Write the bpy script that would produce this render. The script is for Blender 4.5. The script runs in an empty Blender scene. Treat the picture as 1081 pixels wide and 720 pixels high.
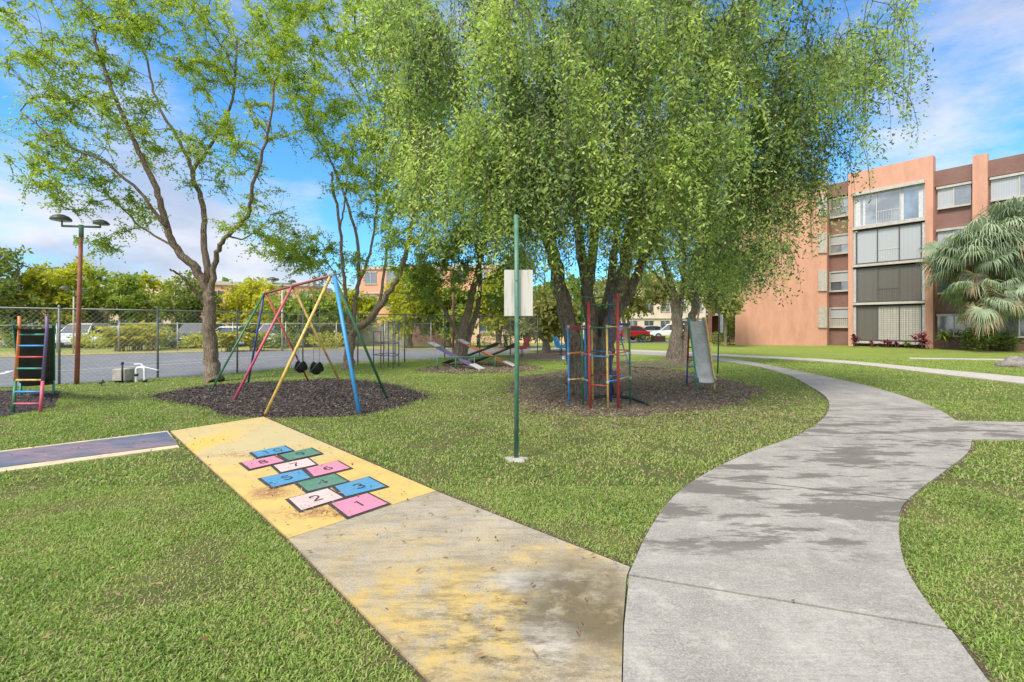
import bpy, math, random
import numpy as np
from mathutils import Vector, noise as mnoise

random.seed(7)
RS = np.random.RandomState
C = bpy.context.scene.collection
F, CX, HZ, H = 480.0, 540.5, 343.0, 1.5      # survey of the place: metres from sightings taken at eye height

def G(px, py, z=0.0):
    d = F*(H-z)/(py-HZ)
    return Vector(((px-CX)*d/F, d, z))
def P(px, py, d):
    return Vector(((px-CX)*d/F, d, H+(HZ-py)*d/F))

# ------------------------------------------------------------------ tagging
def tag(o, label=None, cat=None, group=None, kind=None):
    if label: o['label'] = label
    if cat: o['category'] = cat
    if group: o['group'] = group
    if kind: o['kind'] = kind
    return o
def empty(name, loc, label, cat, group=None, rz=0.0):
    o = bpy.data.objects.new(name, None); C.objects.link(o)
    o.location = loc; o.rotation_euler = (0, 0, rz); o.empty_display_size = .2
    return tag(o, label, cat, group)
def copy_tree(o, parent=None):
    c = o.copy(); C.objects.link(c); c.parent = parent
    for ch in list(o.children): copy_tree(ch, c)
    return c

# ------------------------------------------------------------------ materials
def newmat(name):
    m = bpy.data.materials.new(name); m.use_nodes = True
    return m, m.node_tree.nodes, m.node_tree.links, m.node_tree.nodes['Principled BSDF']
def N(nt, typ, **kw):
    n = nt.nodes.new(typ)
    for k, v in kw.items():
        if k in ('inp',):
            for a, b in v.items(): n.inputs[a].default_value = b
        else: setattr(n, k, v)
    return n
def c4(c): return (c[0], c[1], c[2], 1.0)
def ramp(nt, stops, interp='LINEAR'):
    r = nt.nodes.new('ShaderNodeValToRGB'); r.color_ramp.interpolation = interp
    e = r.color_ramp.elements
    e[0].position, e[0].color = stops[0][0], c4(stops[0][1])
    e[1].position, e[1].color = stops[-1][0], c4(stops[-1][1])
    for p, c in stops[1:-1]:
        x = e.new(p); x.color = c4(c)
    return r
def mixc(nt, a, b, f, blend='MIX'):
    m = nt.nodes.new('ShaderNodeMix'); m.data_type = 'RGBA'; m.blend_type = blend
    L = nt.links
    for sock, v in ((m.inputs[6], a), (m.inputs[7], b), (m.inputs[0], f)):
        if hasattr(v, 'is_output'): L.new(v, sock)
        elif isinstance(v, (int, float)): sock.default_value = v
        else: sock.default_value = c4(v)
    return m.outputs[2]
def noise_fac(nt, scale, detail=4, rough=.6, lo=.4, hi=.6, vec=None, scl=None, coord='Object', off=None):
    tc = nt.nodes.new('ShaderNodeTexCoord') if coord != 'Geo' else nt.nodes.new('ShaderNodeNewGeometry')
    src = tc.outputs['Position'] if coord == 'Geo' else tc.outputs[coord]
    if scl or off:
        mp = nt.nodes.new('ShaderNodeMapping'); nt.links.new(src, mp.inputs[0])
        if scl: mp.inputs['Scale'].default_value = scl
        if off: mp.inputs['Location'].default_value = off
        src = mp.outputs[0]
    n = nt.nodes.new('ShaderNodeTexNoise'); nt.links.new(src, n.inputs['Vector'])
    n.inputs['Scale'].default_value = scale; n.inputs['Detail'].default_value = detail; n.inputs['Roughness'].default_value = rough
    mr = nt.nodes.new('ShaderNodeMapRange'); nt.links.new(n.outputs['Fac'], mr.inputs[0])
    mr.inputs[1].default_value = lo; mr.inputs[2].default_value = hi
    return mr.outputs[0]
def bump(nt, bsdf, h, strength=.3, dist=.01):
    b = nt.nodes.new('ShaderNodeBump'); b.inputs['Strength'].default_value = strength; b.inputs['Distance'].default_value = dist
    nt.links.new(h, b.inputs['Height']); nt.links.new(b.outputs[0], bsdf.inputs['Normal'])
MATS = {}
def M(name, col, rough=.6, col2=None, scale=6, metal=0, bmp=.15, bscale=60, lo=.4, hi=.65, bdist=.004, scl=None):
    """a colour with wear of a second colour and fine bump"""
    if name in MATS: return MATS[name]
    m, n, l, b = newmat(name); nt = m.node_tree
    if col2 is None: col2 = tuple(c*.72 for c in col)
    f1 = noise_fac(nt, scale, 6, .65, lo, hi, coord='Geo', scl=scl)
    l.new(mixc(nt, col, col2, f1), b.inputs['Base Color'])
    b.inputs['Roughness'].default_value = rough; b.inputs['Metallic'].default_value = metal
    if bmp: bump(nt, b, noise_fac(nt, bscale, 4, .6, .2, .8, coord='Geo'), bmp, bdist)
    MATS[name] = m
    return m
def leafmat(name, cols, trans=.35, rough=.55):
    m, n, l, b = newmat(name); nt = m.node_tree
    at = nt.nodes.new('ShaderNodeAttribute'); at.attribute_name = 'lv'
    r = ramp(nt, [(i/(len(cols)-1), c) for i, c in enumerate(cols)])
    l.new(at.outputs['Fac'], r.inputs[0])
    l.new(r.outputs[0], b.inputs['Base Color']); b.inputs['Roughness'].default_value = rough
    b.inputs['Specular IOR Level'].default_value = .3
    tr = nt.nodes.new('ShaderNodeBsdfTranslucent')
    tcol = mixc(nt, r.outputs[0], (1.3, 1.45, .62), .75, 'MULTIPLY')
    l.new(tcol, tr.inputs[0])
    ms = nt.nodes.new('ShaderNodeMixShader'); ms.inputs[0].default_value = trans
    l.new(b.outputs[0], ms.inputs[1]); l.new(tr.outputs[0], ms.inputs[2])
    l.new(ms.outputs[0], nt.nodes['Material Output'].inputs[0])
    return m

# ------------------------------------------------------------------ mesh builder
class MB:
    def __init__(s): s.v = []; s.f = []; s.sm = []
    def add(s, vs, fs, smooth=False):
        o = len(s.v); s.v += [tuple(x) for x in vs]; s.f += [tuple(o+i for i in f) for f in fs]; s.sm += [smooth]*len(fs); return s
    def box(s, x0, x1, y0, y1, z0, z1):
        return s.add([(x0,y0,z0),(x1,y0,z0),(x1,y1,z0),(x0,y1,z0),(x0,y0,z1),(x1,y0,z1),(x1,y1,z1),(x0,y1,z1)],
                     [(0,3,2,1),(4,5,6,7),(0,1,5,4),(1,2,6,5),(2,3,7,6),(3,0,4,7)])
    def fbox(s, fr, s0, s1, o0, o1, z0, z1):
        q = [fr(a, b, c) for c in (z0, z1) for a, b in ((s0,o1),(s1,o1),(s1,o0),(s0,o0))]
        return s.add(q, [(0,3,2,1),(4,5,6,7),(0,1,5,4),(1,2,6,5),(2,3,7,6),(3,0,4,7)])
    def bbox(s, x0, x1, y0, y1, z0, z1, b):
        """box with chamfered vertical edges and top"""
        def ring(z, i): return [(x0+i+b,y0+i,z),(x1-i-b,y0+i,z),(x1-i,y0+i+b,z),(x1-i,y1-i-b,z),(x1-i-b,y1-i,z),(x0+i+b,y1-i,z),(x0+i,y1-i-b,z),(x0+i,y0+i+b,z)]
        R = [ring(z0, 0), ring(z1-b, 0), ring(z1, b*.7)]
        vs = sum(R, []); fs = []
        for k in range(2):
            for i in range(8): fs.append((k*8+i, k*8+(i+1)%8, (k+1)*8+(i+1)%8, (k+1)*8+i))
        fs.append(tuple(range(16, 24))); fs.append(tuple(reversed(range(8))))
        return s.add(vs, fs)
    def prism(s, pts, z0, z1):
        n = len(pts)
        a = sum(pts[i][0]*pts[(i+1)%n][1]-pts[(i+1)%n][0]*pts[i][1] for i in range(n))
        if a < 0: pts = list(reversed(pts))
        vs = [(p[0], p[1], z0) for p in pts]+[(p[0], p[1], z1) for p in pts]
        fs = [tuple(range(n, 2*n)), tuple(reversed(range(n)))]+[(i, (i+1)%n, n+(i+1)%n, n+i) for i in range(n)]
        return s.add(vs, fs)
    def sheet(s, pts, z):
        n = len(pts); a = sum(pts[i][0]*pts[(i+1)%n][1]-pts[(i+1)%n][0]*pts[i][1] for i in range(n))
        if a < 0: pts = list(reversed(pts))
        return s.add([(p[0], p[1], z) for p in pts], [tuple(range(n))])
    def tube(s, pts, r, n=8, cap=True, smooth=True):
        pts = [Vector(p) for p in pts]; k = len(pts)
        rr = r if isinstance(r, (list, tuple, np.ndarray)) else [r]*k
        vs = []; prev = None
        for i, p in enumerate(pts):
            t = (pts[min(i+1, k-1)]-pts[max(i-1, 0)])
            t = t.normalized() if t.length > 1e-9 else Vector((0,0,1))
            if prev is None:
                ref = Vector((0,0,1)) if abs(t.z) < .9 else Vector((1,0,0))
                a = t.cross(ref).normalized()
            else:
                a = prev-t*prev.dot(t)
                a = a.normalized() if a.length > 1e-6 else t.orthogonal().normalized()
            prev = a; b = t.cross(a)
            for j in range(n):
                w = 2*math.pi*j/n
                vs.append(p+(a*math.cos(w)+b*math.sin(w))*rr[i])
        fs = [(i*n+j, i*n+(j+1)%n, (i+1)*n+(j+1)%n, (i+1)*n+j) for i in range(k-1) for j in range(n)]
        s.add(vs, fs, smooth)
        if cap:
            o = len(s.v)-len(vs)
            s.f += [tuple(o+j for j in reversed(range(n))), tuple(o+(k-1)*n+j for j in range(n))]; s.sm += [False, False]
        return s
    def lathe(s, prof, c=(0,0,0), n=20):
        vs = []; fs = []
        for r, z in prof:
            for j in range(n): vs.append((c[0]+r*math.cos(2*math.pi*j/n), c[1]+r*math.sin(2*math.pi*j/n), c[2]+z))
        for i in range(len(prof)-1):
            for j in range(n): fs.append((i*n+j, i*n+(j+1)%n, (i+1)*n+(j+1)%n, (i+1)*n+j))
        return s.add(vs, fs, True)
    def build(s, name, mat, parent=None, loc=None):
        """vertices are world coordinates; stored relative to loc or to the parent's base"""
        me = bpy.data.meshes.new(name)
        base = Vector((0,0,0))
        if parent is not None:
            base = Vector(parent.location) if parent.type == 'EMPTY' else Vector(parent.get('_b', (0,0,0)))
        elif loc is not None: base = Vector(loc)
        me.from_pydata([(x-base.x, y-base.y, z-base.z) for x, y, z in s.v], [], s.f)
        me.polygons.foreach_set('use_smooth', s.sm)
        me.materials.append(mat); me.update()
        o = bpy.data.objects.new(name, me); C.objects.link(o)
        if parent is not None:
            o.parent = parent
        elif loc is not None: o.location = base
        if parent is not None and parent.type == 'EMPTY': BASES[o.name] = base
        return o
BASES = {}
def sub(mb, name, mat, part):
    """sub-part of a part (part sits at its thing's origin)"""
    o = mb.build(name, mat, None); b = BASES.get(part.name, Vector((0,0,0)))
    o.data.transform(__import__('mathutils').Matrix.Translation(-b)); o.parent = part
    return o

def npmesh(name, quads, mat, parent=None, lv=None, base=None, k=4):
    """quads: (N,k,3) world coordinates"""
    q = np.asarray(quads, dtype=np.float32); n = len(q)
    if parent is not None and base is None: base = parent.location
    if base is not None: q = q-np.array(base, dtype=np.float32)
    me = bpy.data.meshes.new(name)
    me.vertices.add(n*k); me.vertices.foreach_set('co', q.reshape(-1))
    me.loops.add(n*k); me.loops.foreach_set('vertex_index', np.arange(n*k, dtype=np.int32))
    me.polygons.add(n); me.polygons.foreach_set('loop_start', np.arange(0, n*k, k, dtype=np.int32))
    me.polygons.foreach_set('loop_total', np.full(n, k, dtype=np.int32))
    if lv is not None:
        at = me.attributes.new('lv', 'FLOAT', 'POINT'); at.data.foreach_set('value', np.repeat(np.asarray(lv, dtype=np.float32), k))
    me.materials.append(mat); me.update(calc_edges=True)
    o = bpy.data.objects.new(name, me); C.objects.link(o)
    if parent is not None: o.parent = parent
    elif base is not None: o.location = base
    return o
def norm(a): return a/np.maximum(np.linalg.norm(a, axis=-1, keepdims=True), 1e-9)
def inpoly(x, y, poly):
    x = np.asarray(x); y = np.asarray(y); ins = np.zeros(x.shape, bool); n = len(poly)
    for i in range(n):
        x0, y0 = poly[i][0], poly[i][1]; x1, y1 = poly[(i+1)%n][0], poly[(i+1)%n][1]
        if y0 == y1: continue
        c = ((y0 > y) != (y1 > y)) & (x < (x1-x0)*(y-y0)/(y1-y0)+x0); ins ^= c
    return ins
def edge_dist(x, y, poly, closed=True):
    d = np.full(np.shape(x), 1e9); n = len(poly)
    for i in range(n if closed else n-1):
        a = np.array(poly[i][:2]); b = np.array(poly[(i+1)%n][:2]); ab = b-a; L = max((ab**2).sum(), 1e-9)
        t = np.clip(((x-a[0])*ab[0]+(y-a[1])*ab[1])/L, 0, 1)
        d = np.minimum(d, np.hypot(x-a[0]-t*ab[0], y-a[1]-t*ab[1]))
    return d
def smooth_poly(pts, closed=False, n=6):
    pts = [Vector(p) for p in pts]; k = len(pts); out = []
    rng = range(k if closed else k-1)
    for i in rng:
        p0 = pts[(i-1)%k] if closed or i > 0 else pts[0]; p1 = pts[i]; p2 = pts[(i+1)%k]; p3 = pts[(i+2)%k] if closed or i+2 < k else pts[-1]
        for j in range(n):
            t = j/n
            out.append(.5*((2*p1)+(p2-p0)*t+(2*p0-5*p1+4*p2-p3)*t*t+(3*p1-p0-3*p2+p3)*t**3))
    if not closed: out.append(pts[-1])
    return out
def GP(lst, z=0): return [G(a, b, z) for a, b in lst]

# ================================================================== SETTING POLYGONS
pl = smooth_poly(GP([(663.5,606),(667.5,597.5),(685,560),(710,525),(740,502.5),(785,480),(840,460),(865,445),(875,432),(872,419),(855,407.5),(830,395),(790,385),(740,379),(665,373.5),(560,369)], .02))
pr1 = smooth_poly(GP([(1000,662),(975,630),(955,595),(949,560),(952,535),(970,517),(1000,495),(1022,477),(1026,463.5)], .02))
pr2 = smooth_poly(GP([(1010,444),(990,432),(960,420),(915,407),(865,396),(830,389),(790,381.5),(760,377.5),(715,373),(665,370),(560,366)], .02))
PATH_FAR = pl+list(reversed(pr2))+[G(1400,452,.02), G(1400,468,.02)]+list(reversed(pr1))
jl, jr = G(663.5,606,.02), G(1000,662,.02)
off = Vector((.0,-.02,0))
PATH_NEAR = [jl+off, jr+off, G(1042,717,.02), G(1095,780,.02), G(1200,900,.02), G(655,900,.02), G(656,780,.02), G(659,660,.02)]
WORN = [G(305,568,.02)+Vector((0,-.005,0)), G(460,518,.02)+Vector((0,-.005,0)), G(665,598.5,.02), G(661.5,608,.02), G(657.6,660,.02), G(654.6,780,.02), G(653,900,.02), G(640,900,.02), G(499,760,.02), G(455,719,.02)]
YEL = GP([(180,455),(278,440),(460,518),(305,568)], .02)
STRIP = GP([(-260,507),(177,454.5),(189.5,472),(-260,533)], .02)
PATH2 = smooth_poly(GP([(640,369.2),(700,371),(765,374.6),(880,380.5),(1000,391.5),(1081,399),(1300,422)]))+list(reversed(smooth_poly(GP([(640,370.2),(700,372.4),(765,376.6),(880,383),(1000,396.5),(1081,406),(1300,433)]))))
PATH3 = GP([(960,378.2),(1400,384.5),(1400,386),(960,379.2)])
def ragged(poly, amp, seed, step=.12, freq=1.3):
    out = []; n = len(poly)
    for i in range(n):
        a, b = poly[i], poly[(i+1)%n]; m = max(1, int((b-a).length/step))
        for j in range(m):
            p = a.lerp(b, j/m); q = Vector((p.x*freq+seed, p.y*freq, seed))
            out.append(Vector((p.x+amp*mnoise.noise(q)*1.6+amp*.4*random.uniform(-1,1), p.y+amp*mnoise.noise(q+Vector((9,4,2)))*1.6+amp*.4*random.uniform(-1,1), 0)))
    return out
BED_SWING = ragged(smooth_poly(GP([(163,419),(196,411),(226,407),(266,404.5),(319,402),(358,400.6),(400,404.6),(432,411),(450,418),(437,424),(406,433),(371,439),(320,440.5),(279,440),(240,439),(212,429)]), True), .05, 3)
BED_LEFT = ragged(GP([(-80,413),(64,413),(58,430),(0,441),(-120,460)]), .03, 5)
BED_TREE = ragged(smooth_poly(GP([(540,403),(575,394),(620,389),(690,388),(745,396),(790,407),(803,415),(775,427),(720,434),(640,440),(575,437),(545,424)]), True), .16, 11)
BED_SEE = ragged(smooth_poly(GP([(441,391),(460,386),(500,383),(545,384),(572,388),(560,392),(510,394),(465,394)]), True), .12, 21)
BED_FAR = ragged(smooth_poly(GP([(535,376),(560,372.5),(610,372.5),(640,375),(630,379.5),(580,381),(545,380)]), True), .15, 31)
BED_SLAB = ragged(smooth_poly(GP([(650,383),(690,381),(735,382),(740,386),(700,389),(655,387)]), True), .1, 41)
COURT = GP([(-160,419),(62,405.8),(166,399.8),(249,394),(317,386.5),(400,380.6),(462,378.6),(560,371.5),(560,368.6),(450,369),(340,369.5),(240,371.5),(120,374),(0,378),(-220,384)])

# ------------------------------------------------------------------ ground materials
def ground_mat():
    m, n, l, b = newmat('lawn'); nt = m.node_tree
    fine = noise_fac(nt, 55, 5, .75, .3, .7, coord='Geo')
    mid = noise_fac(nt, 3.2, 5, .7, .35, .65, coord='Geo')
    big = noise_fac(nt, .35, 3, .6, .35, .65, coord='Geo')
    base = mixc(nt, (.13,.165,.045), (.25,.33,.07), fine)
    base = mixc(nt, base, (.32,.36,.08), mixc(nt, (0,0,0), (.55,.55,.55), mid))
    base = mixc(nt, base, (.25,.36,.05), mixc(nt, (0,0,0), (.6,.6,.6), big))
    dead = noise_fac(nt, 9, 5, .7, .56, .7, coord='Geo')
    base = mixc(nt, base, (.30,.23,.12), mixc(nt, (0,0,0), (.55,.55,.55), dead))
    # thatch and soil between the blades of the worn lawn near the play paths; closer turf farther out
    th_ = mixc(nt, (.115,.085,.05), (.30,.25,.13), noise_fac(nt, 45, 5, .8, .35, .65, coord='Geo'))
    th_ = mixc(nt, th_, (.13,.19,.045), mulf(nt, noise_fac(nt, 7, 5, .75, .36, .55, coord='Geo'), .85))
    g_ = nt.nodes.new('ShaderNodeNewGeometry'); sx_ = nt.nodes.new('ShaderNodeSeparateXYZ'); l.new(g_.outputs['Position'], sx_.inputs[0])
    mr_ = nt.nodes.new('ShaderNodeMapRange'); l.new(sx_.outputs[1], mr_.inputs[0]); mr_.inputs[1].default_value = 7; mr_.inputs[2].default_value = 17
    base = mixc(nt, th_, base, mr_.outputs[0])
    base = mixc(nt, base, (.34,.36,.10), mulf(nt, noise_fac(nt, .9, 6, .75, .5, .62, coord='Geo', scl=(.5,1,1)), .4))
    base = mixc(nt, base, (.07,.12,.03), mulf(nt, noise_fac(nt, 1.7, 7, .8, .52, .62, coord='Geo', off=(7,3,0)), .35))
    l.new(base, b.inputs['Base Color']); b.inputs['Roughness'].default_value = .9; b.inputs['Specular IOR Level'].default_value = .1
    bump(nt, b, noise_fac(nt, 90, 3, .7, .2, .8, coord='Geo'), .9, .03)
    return m
def concrete_mat(name, a=(.315,.297,.27), b_=(.185,.172,.155), stains=True, dark=(.10,.092,.08)):
    m, n, l, b = newmat(name); nt = m.node_tree
    f = noise_fac(nt, 1.7, 6, .7, .35, .65, coord='Geo')
    base = mixc(nt, a, b_, f)
    sp = noise_fac(nt, 90, 5, .85, .42, .62, coord='Geo')
    base = mixc(nt, base, (.56,.52,.46), mulf(nt, sp, .5))
    base = mixc(nt, base, (.15,.135,.12), mulf(nt, noise_fac(nt, 28, 7, .85, .52, .66, coord='Geo', scl=(.6,1.5,1)), .55))
    base = mixc(nt, base, (.52,.48,.42), mulf(nt, noise_fac(nt, 4.5, 8, .8, .52, .66, coord='Geo', off=(4,4,0)), .5))
    br = noise_fac(nt, 6, 5, .7, .4, .75, coord='Geo', scl=(.6, 9, 1))
    base = mixc(nt, base, (.2,.2,.195), mixc(nt, (0,0,0), (.4,.4,.4), br))
    pit = noise_fac(nt, 60, 4, .8, .62, .72, coord='Geo')
    base = mixc(nt, base, (.11,.10,.09), mixc(nt, (0,0,0), (.6,.6,.6), pit))
    if stains:
        s1 = noise_fac(nt, 1.3, 9, .72, .508, .545, coord='Geo', scl=(.62, 2.3, 1), off=(3.3, 1.2, 0))
        # the damp patches lie where the path bends, some metres from the first joint
        g = nt.nodes.new('ShaderNodeNewGeometry'); sx = nt.nodes.new('ShaderNodeSeparateXYZ'); l.new(g.outputs['Position'], sx.inputs[0])
        a1 = nt.nodes.new('ShaderNodeMapRange'); l.new(sx.outputs[1], a1.inputs[0]); a1.inputs[1].default_value = 2.7; a1.inputs[2].default_value = 3.1
        a2 = nt.nodes.new('ShaderNodeMapRange'); l.new(sx.outputs[1], a2.inputs[0]); a2.inputs[1].default_value = 9.5; a2.inputs[2].default_value = 7.0
        mu = nt.nodes.new('ShaderNodeMath'); mu.operation = 'MULTIPLY'; l.new(a1.outputs[0], mu.inputs[0]); l.new(a2.outputs[0], mu.inputs[1])
        mu2 = nt.nodes.new('ShaderNodeMath'); mu2.operation = 'MULTIPLY'; l.new(mu.outputs[0], mu2.inputs[0]); l.new(s1, mu2.inputs[1])
        mu3 = nt.nodes.new('ShaderNodeMath'); mu3.operation = 'MULTIPLY'; l.new(mu2.outputs[0], mu3.inputs[0]); mu3.inputs[1].default_value = .74
        base = mixc(nt, base, dark, mu3.outputs[0])
    l.new(base, b.inputs['Base Color']); b.inputs['Roughness'].default_value = .85; b.inputs['Specular IOR Level'].default_value = .25
    bump(nt, b, noise_fac(nt, 120, 4, .7, .2, .8, coord='Geo'), .35, .004)
    return m
def blob(nt, c, r, soft=.5, stretch=(1,1)):
    """mask of a stain round a world point"""
    g = nt.nodes.new('ShaderNodeNewGeometry'); mp = nt.nodes.new('ShaderNodeMapping'); mp.vector_type = 'TEXTURE'
    mp.inputs['Location'].default_value = (c[0], c[1], 0); mp.inputs['Scale'].default_value = (r*stretch[0], r*stretch[1], 1)
    nn = nt.nodes.new('ShaderNodeTexNoise'); nn.inputs['Scale'].default_value = 3.5; nn.inputs['Detail'].default_value = 5; nt.links.new(g.outputs['Position'], nn.inputs['Vector'])
    va = nt.nodes.new('ShaderNodeVectorMath'); va.operation = 'MULTIPLY_ADD'; nt.links.new(nn.outputs['Color'], va.inputs[0]); va.inputs[1].default_value = (r*1.6,)*3
    sub_ = nt.nodes.new('ShaderNodeVectorMath'); sub_.operation = 'ADD'; nt.links.new(g.outputs['Position'], sub_.inputs[0]); sub_.inputs[1].default_value = (-.8*r,)*3
    nt.links.new(sub_.outputs[0], va.inputs[2]); nt.links.new(va.outputs[0], mp.inputs[0])
    ml = nt.nodes.new('ShaderNodeVectorMath'); ml.operation = 'MULTIPLY'; nt.links.new(mp.outputs[0], ml.inputs[0]); ml.inputs[1].default_value = (1,1,0)
    ln = nt.nodes.new('ShaderNodeVectorMath'); ln.operation = 'LENGTH'; nt.links.new(ml.outputs[0], ln.inputs[0])
    mr = nt.nodes.new('ShaderNodeMapRange'); nt.links.new(ln.outputs['Value'], mr.inputs[0]); mr.inputs[1].default_value = 1+soft; mr.inputs[2].default_value = 1-soft
    return mr.outputs[0]
def mulf(nt, a, b):
    m = nt.nodes.new('ShaderNodeMath'); m.operation = 'MULTIPLY'; m.use_clamp = True
    for i, v in enumerate((a, b)):
        if hasattr(v, 'is_output'): nt.links.new(v, m.inputs[i])
        else: m.inputs[i].default_value = v
    return m.outputs[0]
def worn_mat():
    m, n, l, b = newmat('worn_concrete'); nt = m.node_tree
    base = mixc(nt, (.33,.29,.225), (.215,.185,.14), noise_fac(nt, 2.5, 6, .7, .35, .65, coord='Geo'))
    base = mixc(nt, base, (.58,.52,.42), mulf(nt, noise_fac(nt, 90, 5, .85, .42, .62, coord='Geo'), .5))
    th = math.radians(-22)
    yel = noise_fac(nt, 3.6, 9, .78, .52, .60, coord='Geo', scl=(.8, 2.2, 1), off=(5, 2.2, 0))
    near_left = blob(nt, G(455,655), .75, .5, (1.1, .75))
    y2 = nt.nodes.new('ShaderNodeMath'); y2.operation = 'MAXIMUM'; l.new(mulf(nt, yel, .38), y2.inputs[0]); l.new(mulf(nt, near_left, noise_fac(nt, 5, 6, .75, .36, .56, coord='Geo')), y2.inputs[1])
    y3 = nt.nodes.new('ShaderNodeMath'); y3.operation = 'MAXIMUM'; l.new(y2.outputs[0], y3.inputs[0]); l.new(mulf(nt, blob(nt, G(575,590), .3, .5, (1.3,.4)), noise_fac(nt, 6, 6, .75, .42, .6, coord='Geo')), y3.inputs[1])
    y4 = nt.nodes.new('ShaderNodeMath'); y4.operation = 'MAXIMUM'; l.new(y3.outputs[0], y4.inputs[0]); l.new(mulf(nt, blob(nt, G(400,570), .6, .6, (1.3,.3)), noise_fac(nt, 7, 6, .75, .42, .7, coord='Geo', scl=(.6,2.5,1))), y4.inputs[1])
    base = mixc(nt, base, (.52,.37,.12), mulf(nt, y4.outputs[0], .85))
    base = mixc(nt, base, (.50,.46,.40), mulf(nt, blob(nt, G(584,672), .17, .3, (.7,1.2)), .95))
    base = mixc(nt, base, (.44,.42,.39), mulf(nt, blob(nt, G(566,617), .17, .4, (1.4,.7)), .8))
    mold = mulf(nt, blob(nt, G(615,640), .32, .45, (.95,1.1)), noise_fac(nt, 4, 6, .7, .3, .5, coord='Geo'))
    base = mixc(nt, base, (.13,.105,.06), mulf(nt, mold, .92))
    mold2 = mulf(nt, mulf(nt, noise_fac(nt, 6.5, 9, .8, .46, .60, coord='Geo', scl=(.8,2,1), off=(1.3,7,0)), blob(nt, G(530,680), .5, .7, (1.1,1.2))), .85)
    mold3 = mulf(nt, noise_fac(nt, 5.5, 9, .8, .50, .68, coord='Geo', scl=(.5,2.6,1), off=(3.3,2,0)), .6)
    base = mixc(nt, base, (.14,.12,.085), mold3)
    base = mixc(nt, base, (.12,.10,.065), mold2)
    base = mixc(nt, base, (.06,.055,.045), mulf(nt, noise_fac(nt, 38, 6, .8, .6, .72, coord='Geo'), .55))
    l.new(base, b.inputs['Base Color']); b.inputs['Roughness'].default_value = .9; b.inputs['Specular IOR Level'].default_value = .2
    bump(nt, b, noise_fac(nt, 110, 5, .75, .2, .8, coord='Geo'), .5, .005)
    return m
def yellow_mat():
    m, n, l, b = newmat('yellow_paint'); nt = m.node_tree
    base = mixc(nt, (.60,.42,.125), (.47,.345,.13), noise_fac(nt, 3.5, 5, .7, .35, .65, coord='Geo'))
    pale = blob(nt, G(262,466), 1.25, .5, (1.1,.9))
    base = mixc(nt, base, (.46,.385,.215), mulf(nt, pale, .85))
    base = mixc(nt, base, (.70,.42,.04), mulf(nt, blob(nt, G(213,470), .4, .6, (.6,1.6)), .7))
    base = mixc(nt, base, (.42,.34,.19), mulf(nt, noise_fac(nt, 5, 7, .75, .57, .72, coord='Geo', scl=(.7,1.6,1)), .5))
    base = mixc(nt, base, (.2,.15,.1), mulf(nt, noise_fac(nt, 45, 5, .8, .64, .72, coord='Geo'), .6))
    base = mixc(nt, base, (.30,.13,.07), mulf(nt, mulf(nt, blob(nt, G(285,523), .14, .5, (1.3,.9)), noise_fac(nt, 30, 4, .8, .42, .5, coord='Geo')), .85))
    base = mixc(nt, base, (.30,.13,.07), mulf(nt, mulf(nt, blob(nt, G(335,545), .17, .5, (1.7,.6)), noise_fac(nt, 30, 4, .8, .45, .53, coord='Geo')), .85))
    base = mixc(nt, base, (.33,.2,.12), mulf(nt, mulf(nt, blob(nt, G(252,483), .2, .6, (1.9,.35)), noise_fac(nt, 20, 4, .8, .42, .55, coord='Geo')), .8))
    l.new(base, b.inputs['Base Color']); b.inputs['Roughness'].default_value = .6; b.inputs['Specular IOR Level'].default_value = .3
    bump(nt, b, noise_fac(nt, 120, 4, .7, .2, .8, coord='Geo'), .3, .003)
    return m
def strip_mat():
    m, n, l, b = newmat('faded_blue_paint'); nt = m.node_tree
    base = mixc(nt, (.06,.09,.155), (.105,.125,.17), noise_fac(nt, 2.2, 6, .7, .35, .65, coord='Geo'))
    base = mixc(nt, base, (.22,.155,.175), mulf(nt, blob(nt, G(88,476), .9, .5, (1.7,.5)), noise_fac(nt, 3, 6, .7, .36, .56, coord='Geo', scl=(.6,2,1))))
    base = mixc(nt, base, (.14,.075,.06), mulf(nt, noise_fac(nt, 2.8, 7, .75, .56, .66, coord='Geo', scl=(.8,2.4,1)), .6))
    l.new(base, b.inputs['Base Color']); b.inputs['Roughness'].default_value = .55
    bump(nt, b, noise_fac(nt, 100, 4, .7, .2, .8, coord='Geo'), .3, .003)
    return m
lawn = ground_mat(); conc = concrete_mat('path_concrete'); conc2 = concrete_mat('path_concrete_far', (.48,.44,.38), (.38,.35,.30), False)
worn = worn_mat(); yel = yellow_mat(); stripm = strip_mat()
soil = M('soil', (.075,.05,.033), .95, (.13,.095,.06), 14, bmp=.8, bscale=60, bdist=.02)
bark_bed = M('dark_mulch', (.04,.032,.029), .95, (.08,.062,.052), 25, bmp=1, bscale=45, bdist=.03)
brown_bed = M('brown_mulch', (.22,.16,.115), .95, (.12,.085,.062), 9, bmp=1, bscale=50, bdist=.03)
asphalt = M('court_surface', (.135,.14,.15), .85, (.18,.18,.185), 1.2, bmp=.3, bscale=90, bdist=.004)
asph2 = M('parking_asphalt', (.18,.175,.17), .9, (.26,.25,.24), .8, bmp=.3)
white_paint = M('white_line_paint', (.6,.6,.58), .8, (.4,.4,.4), 8)

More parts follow.
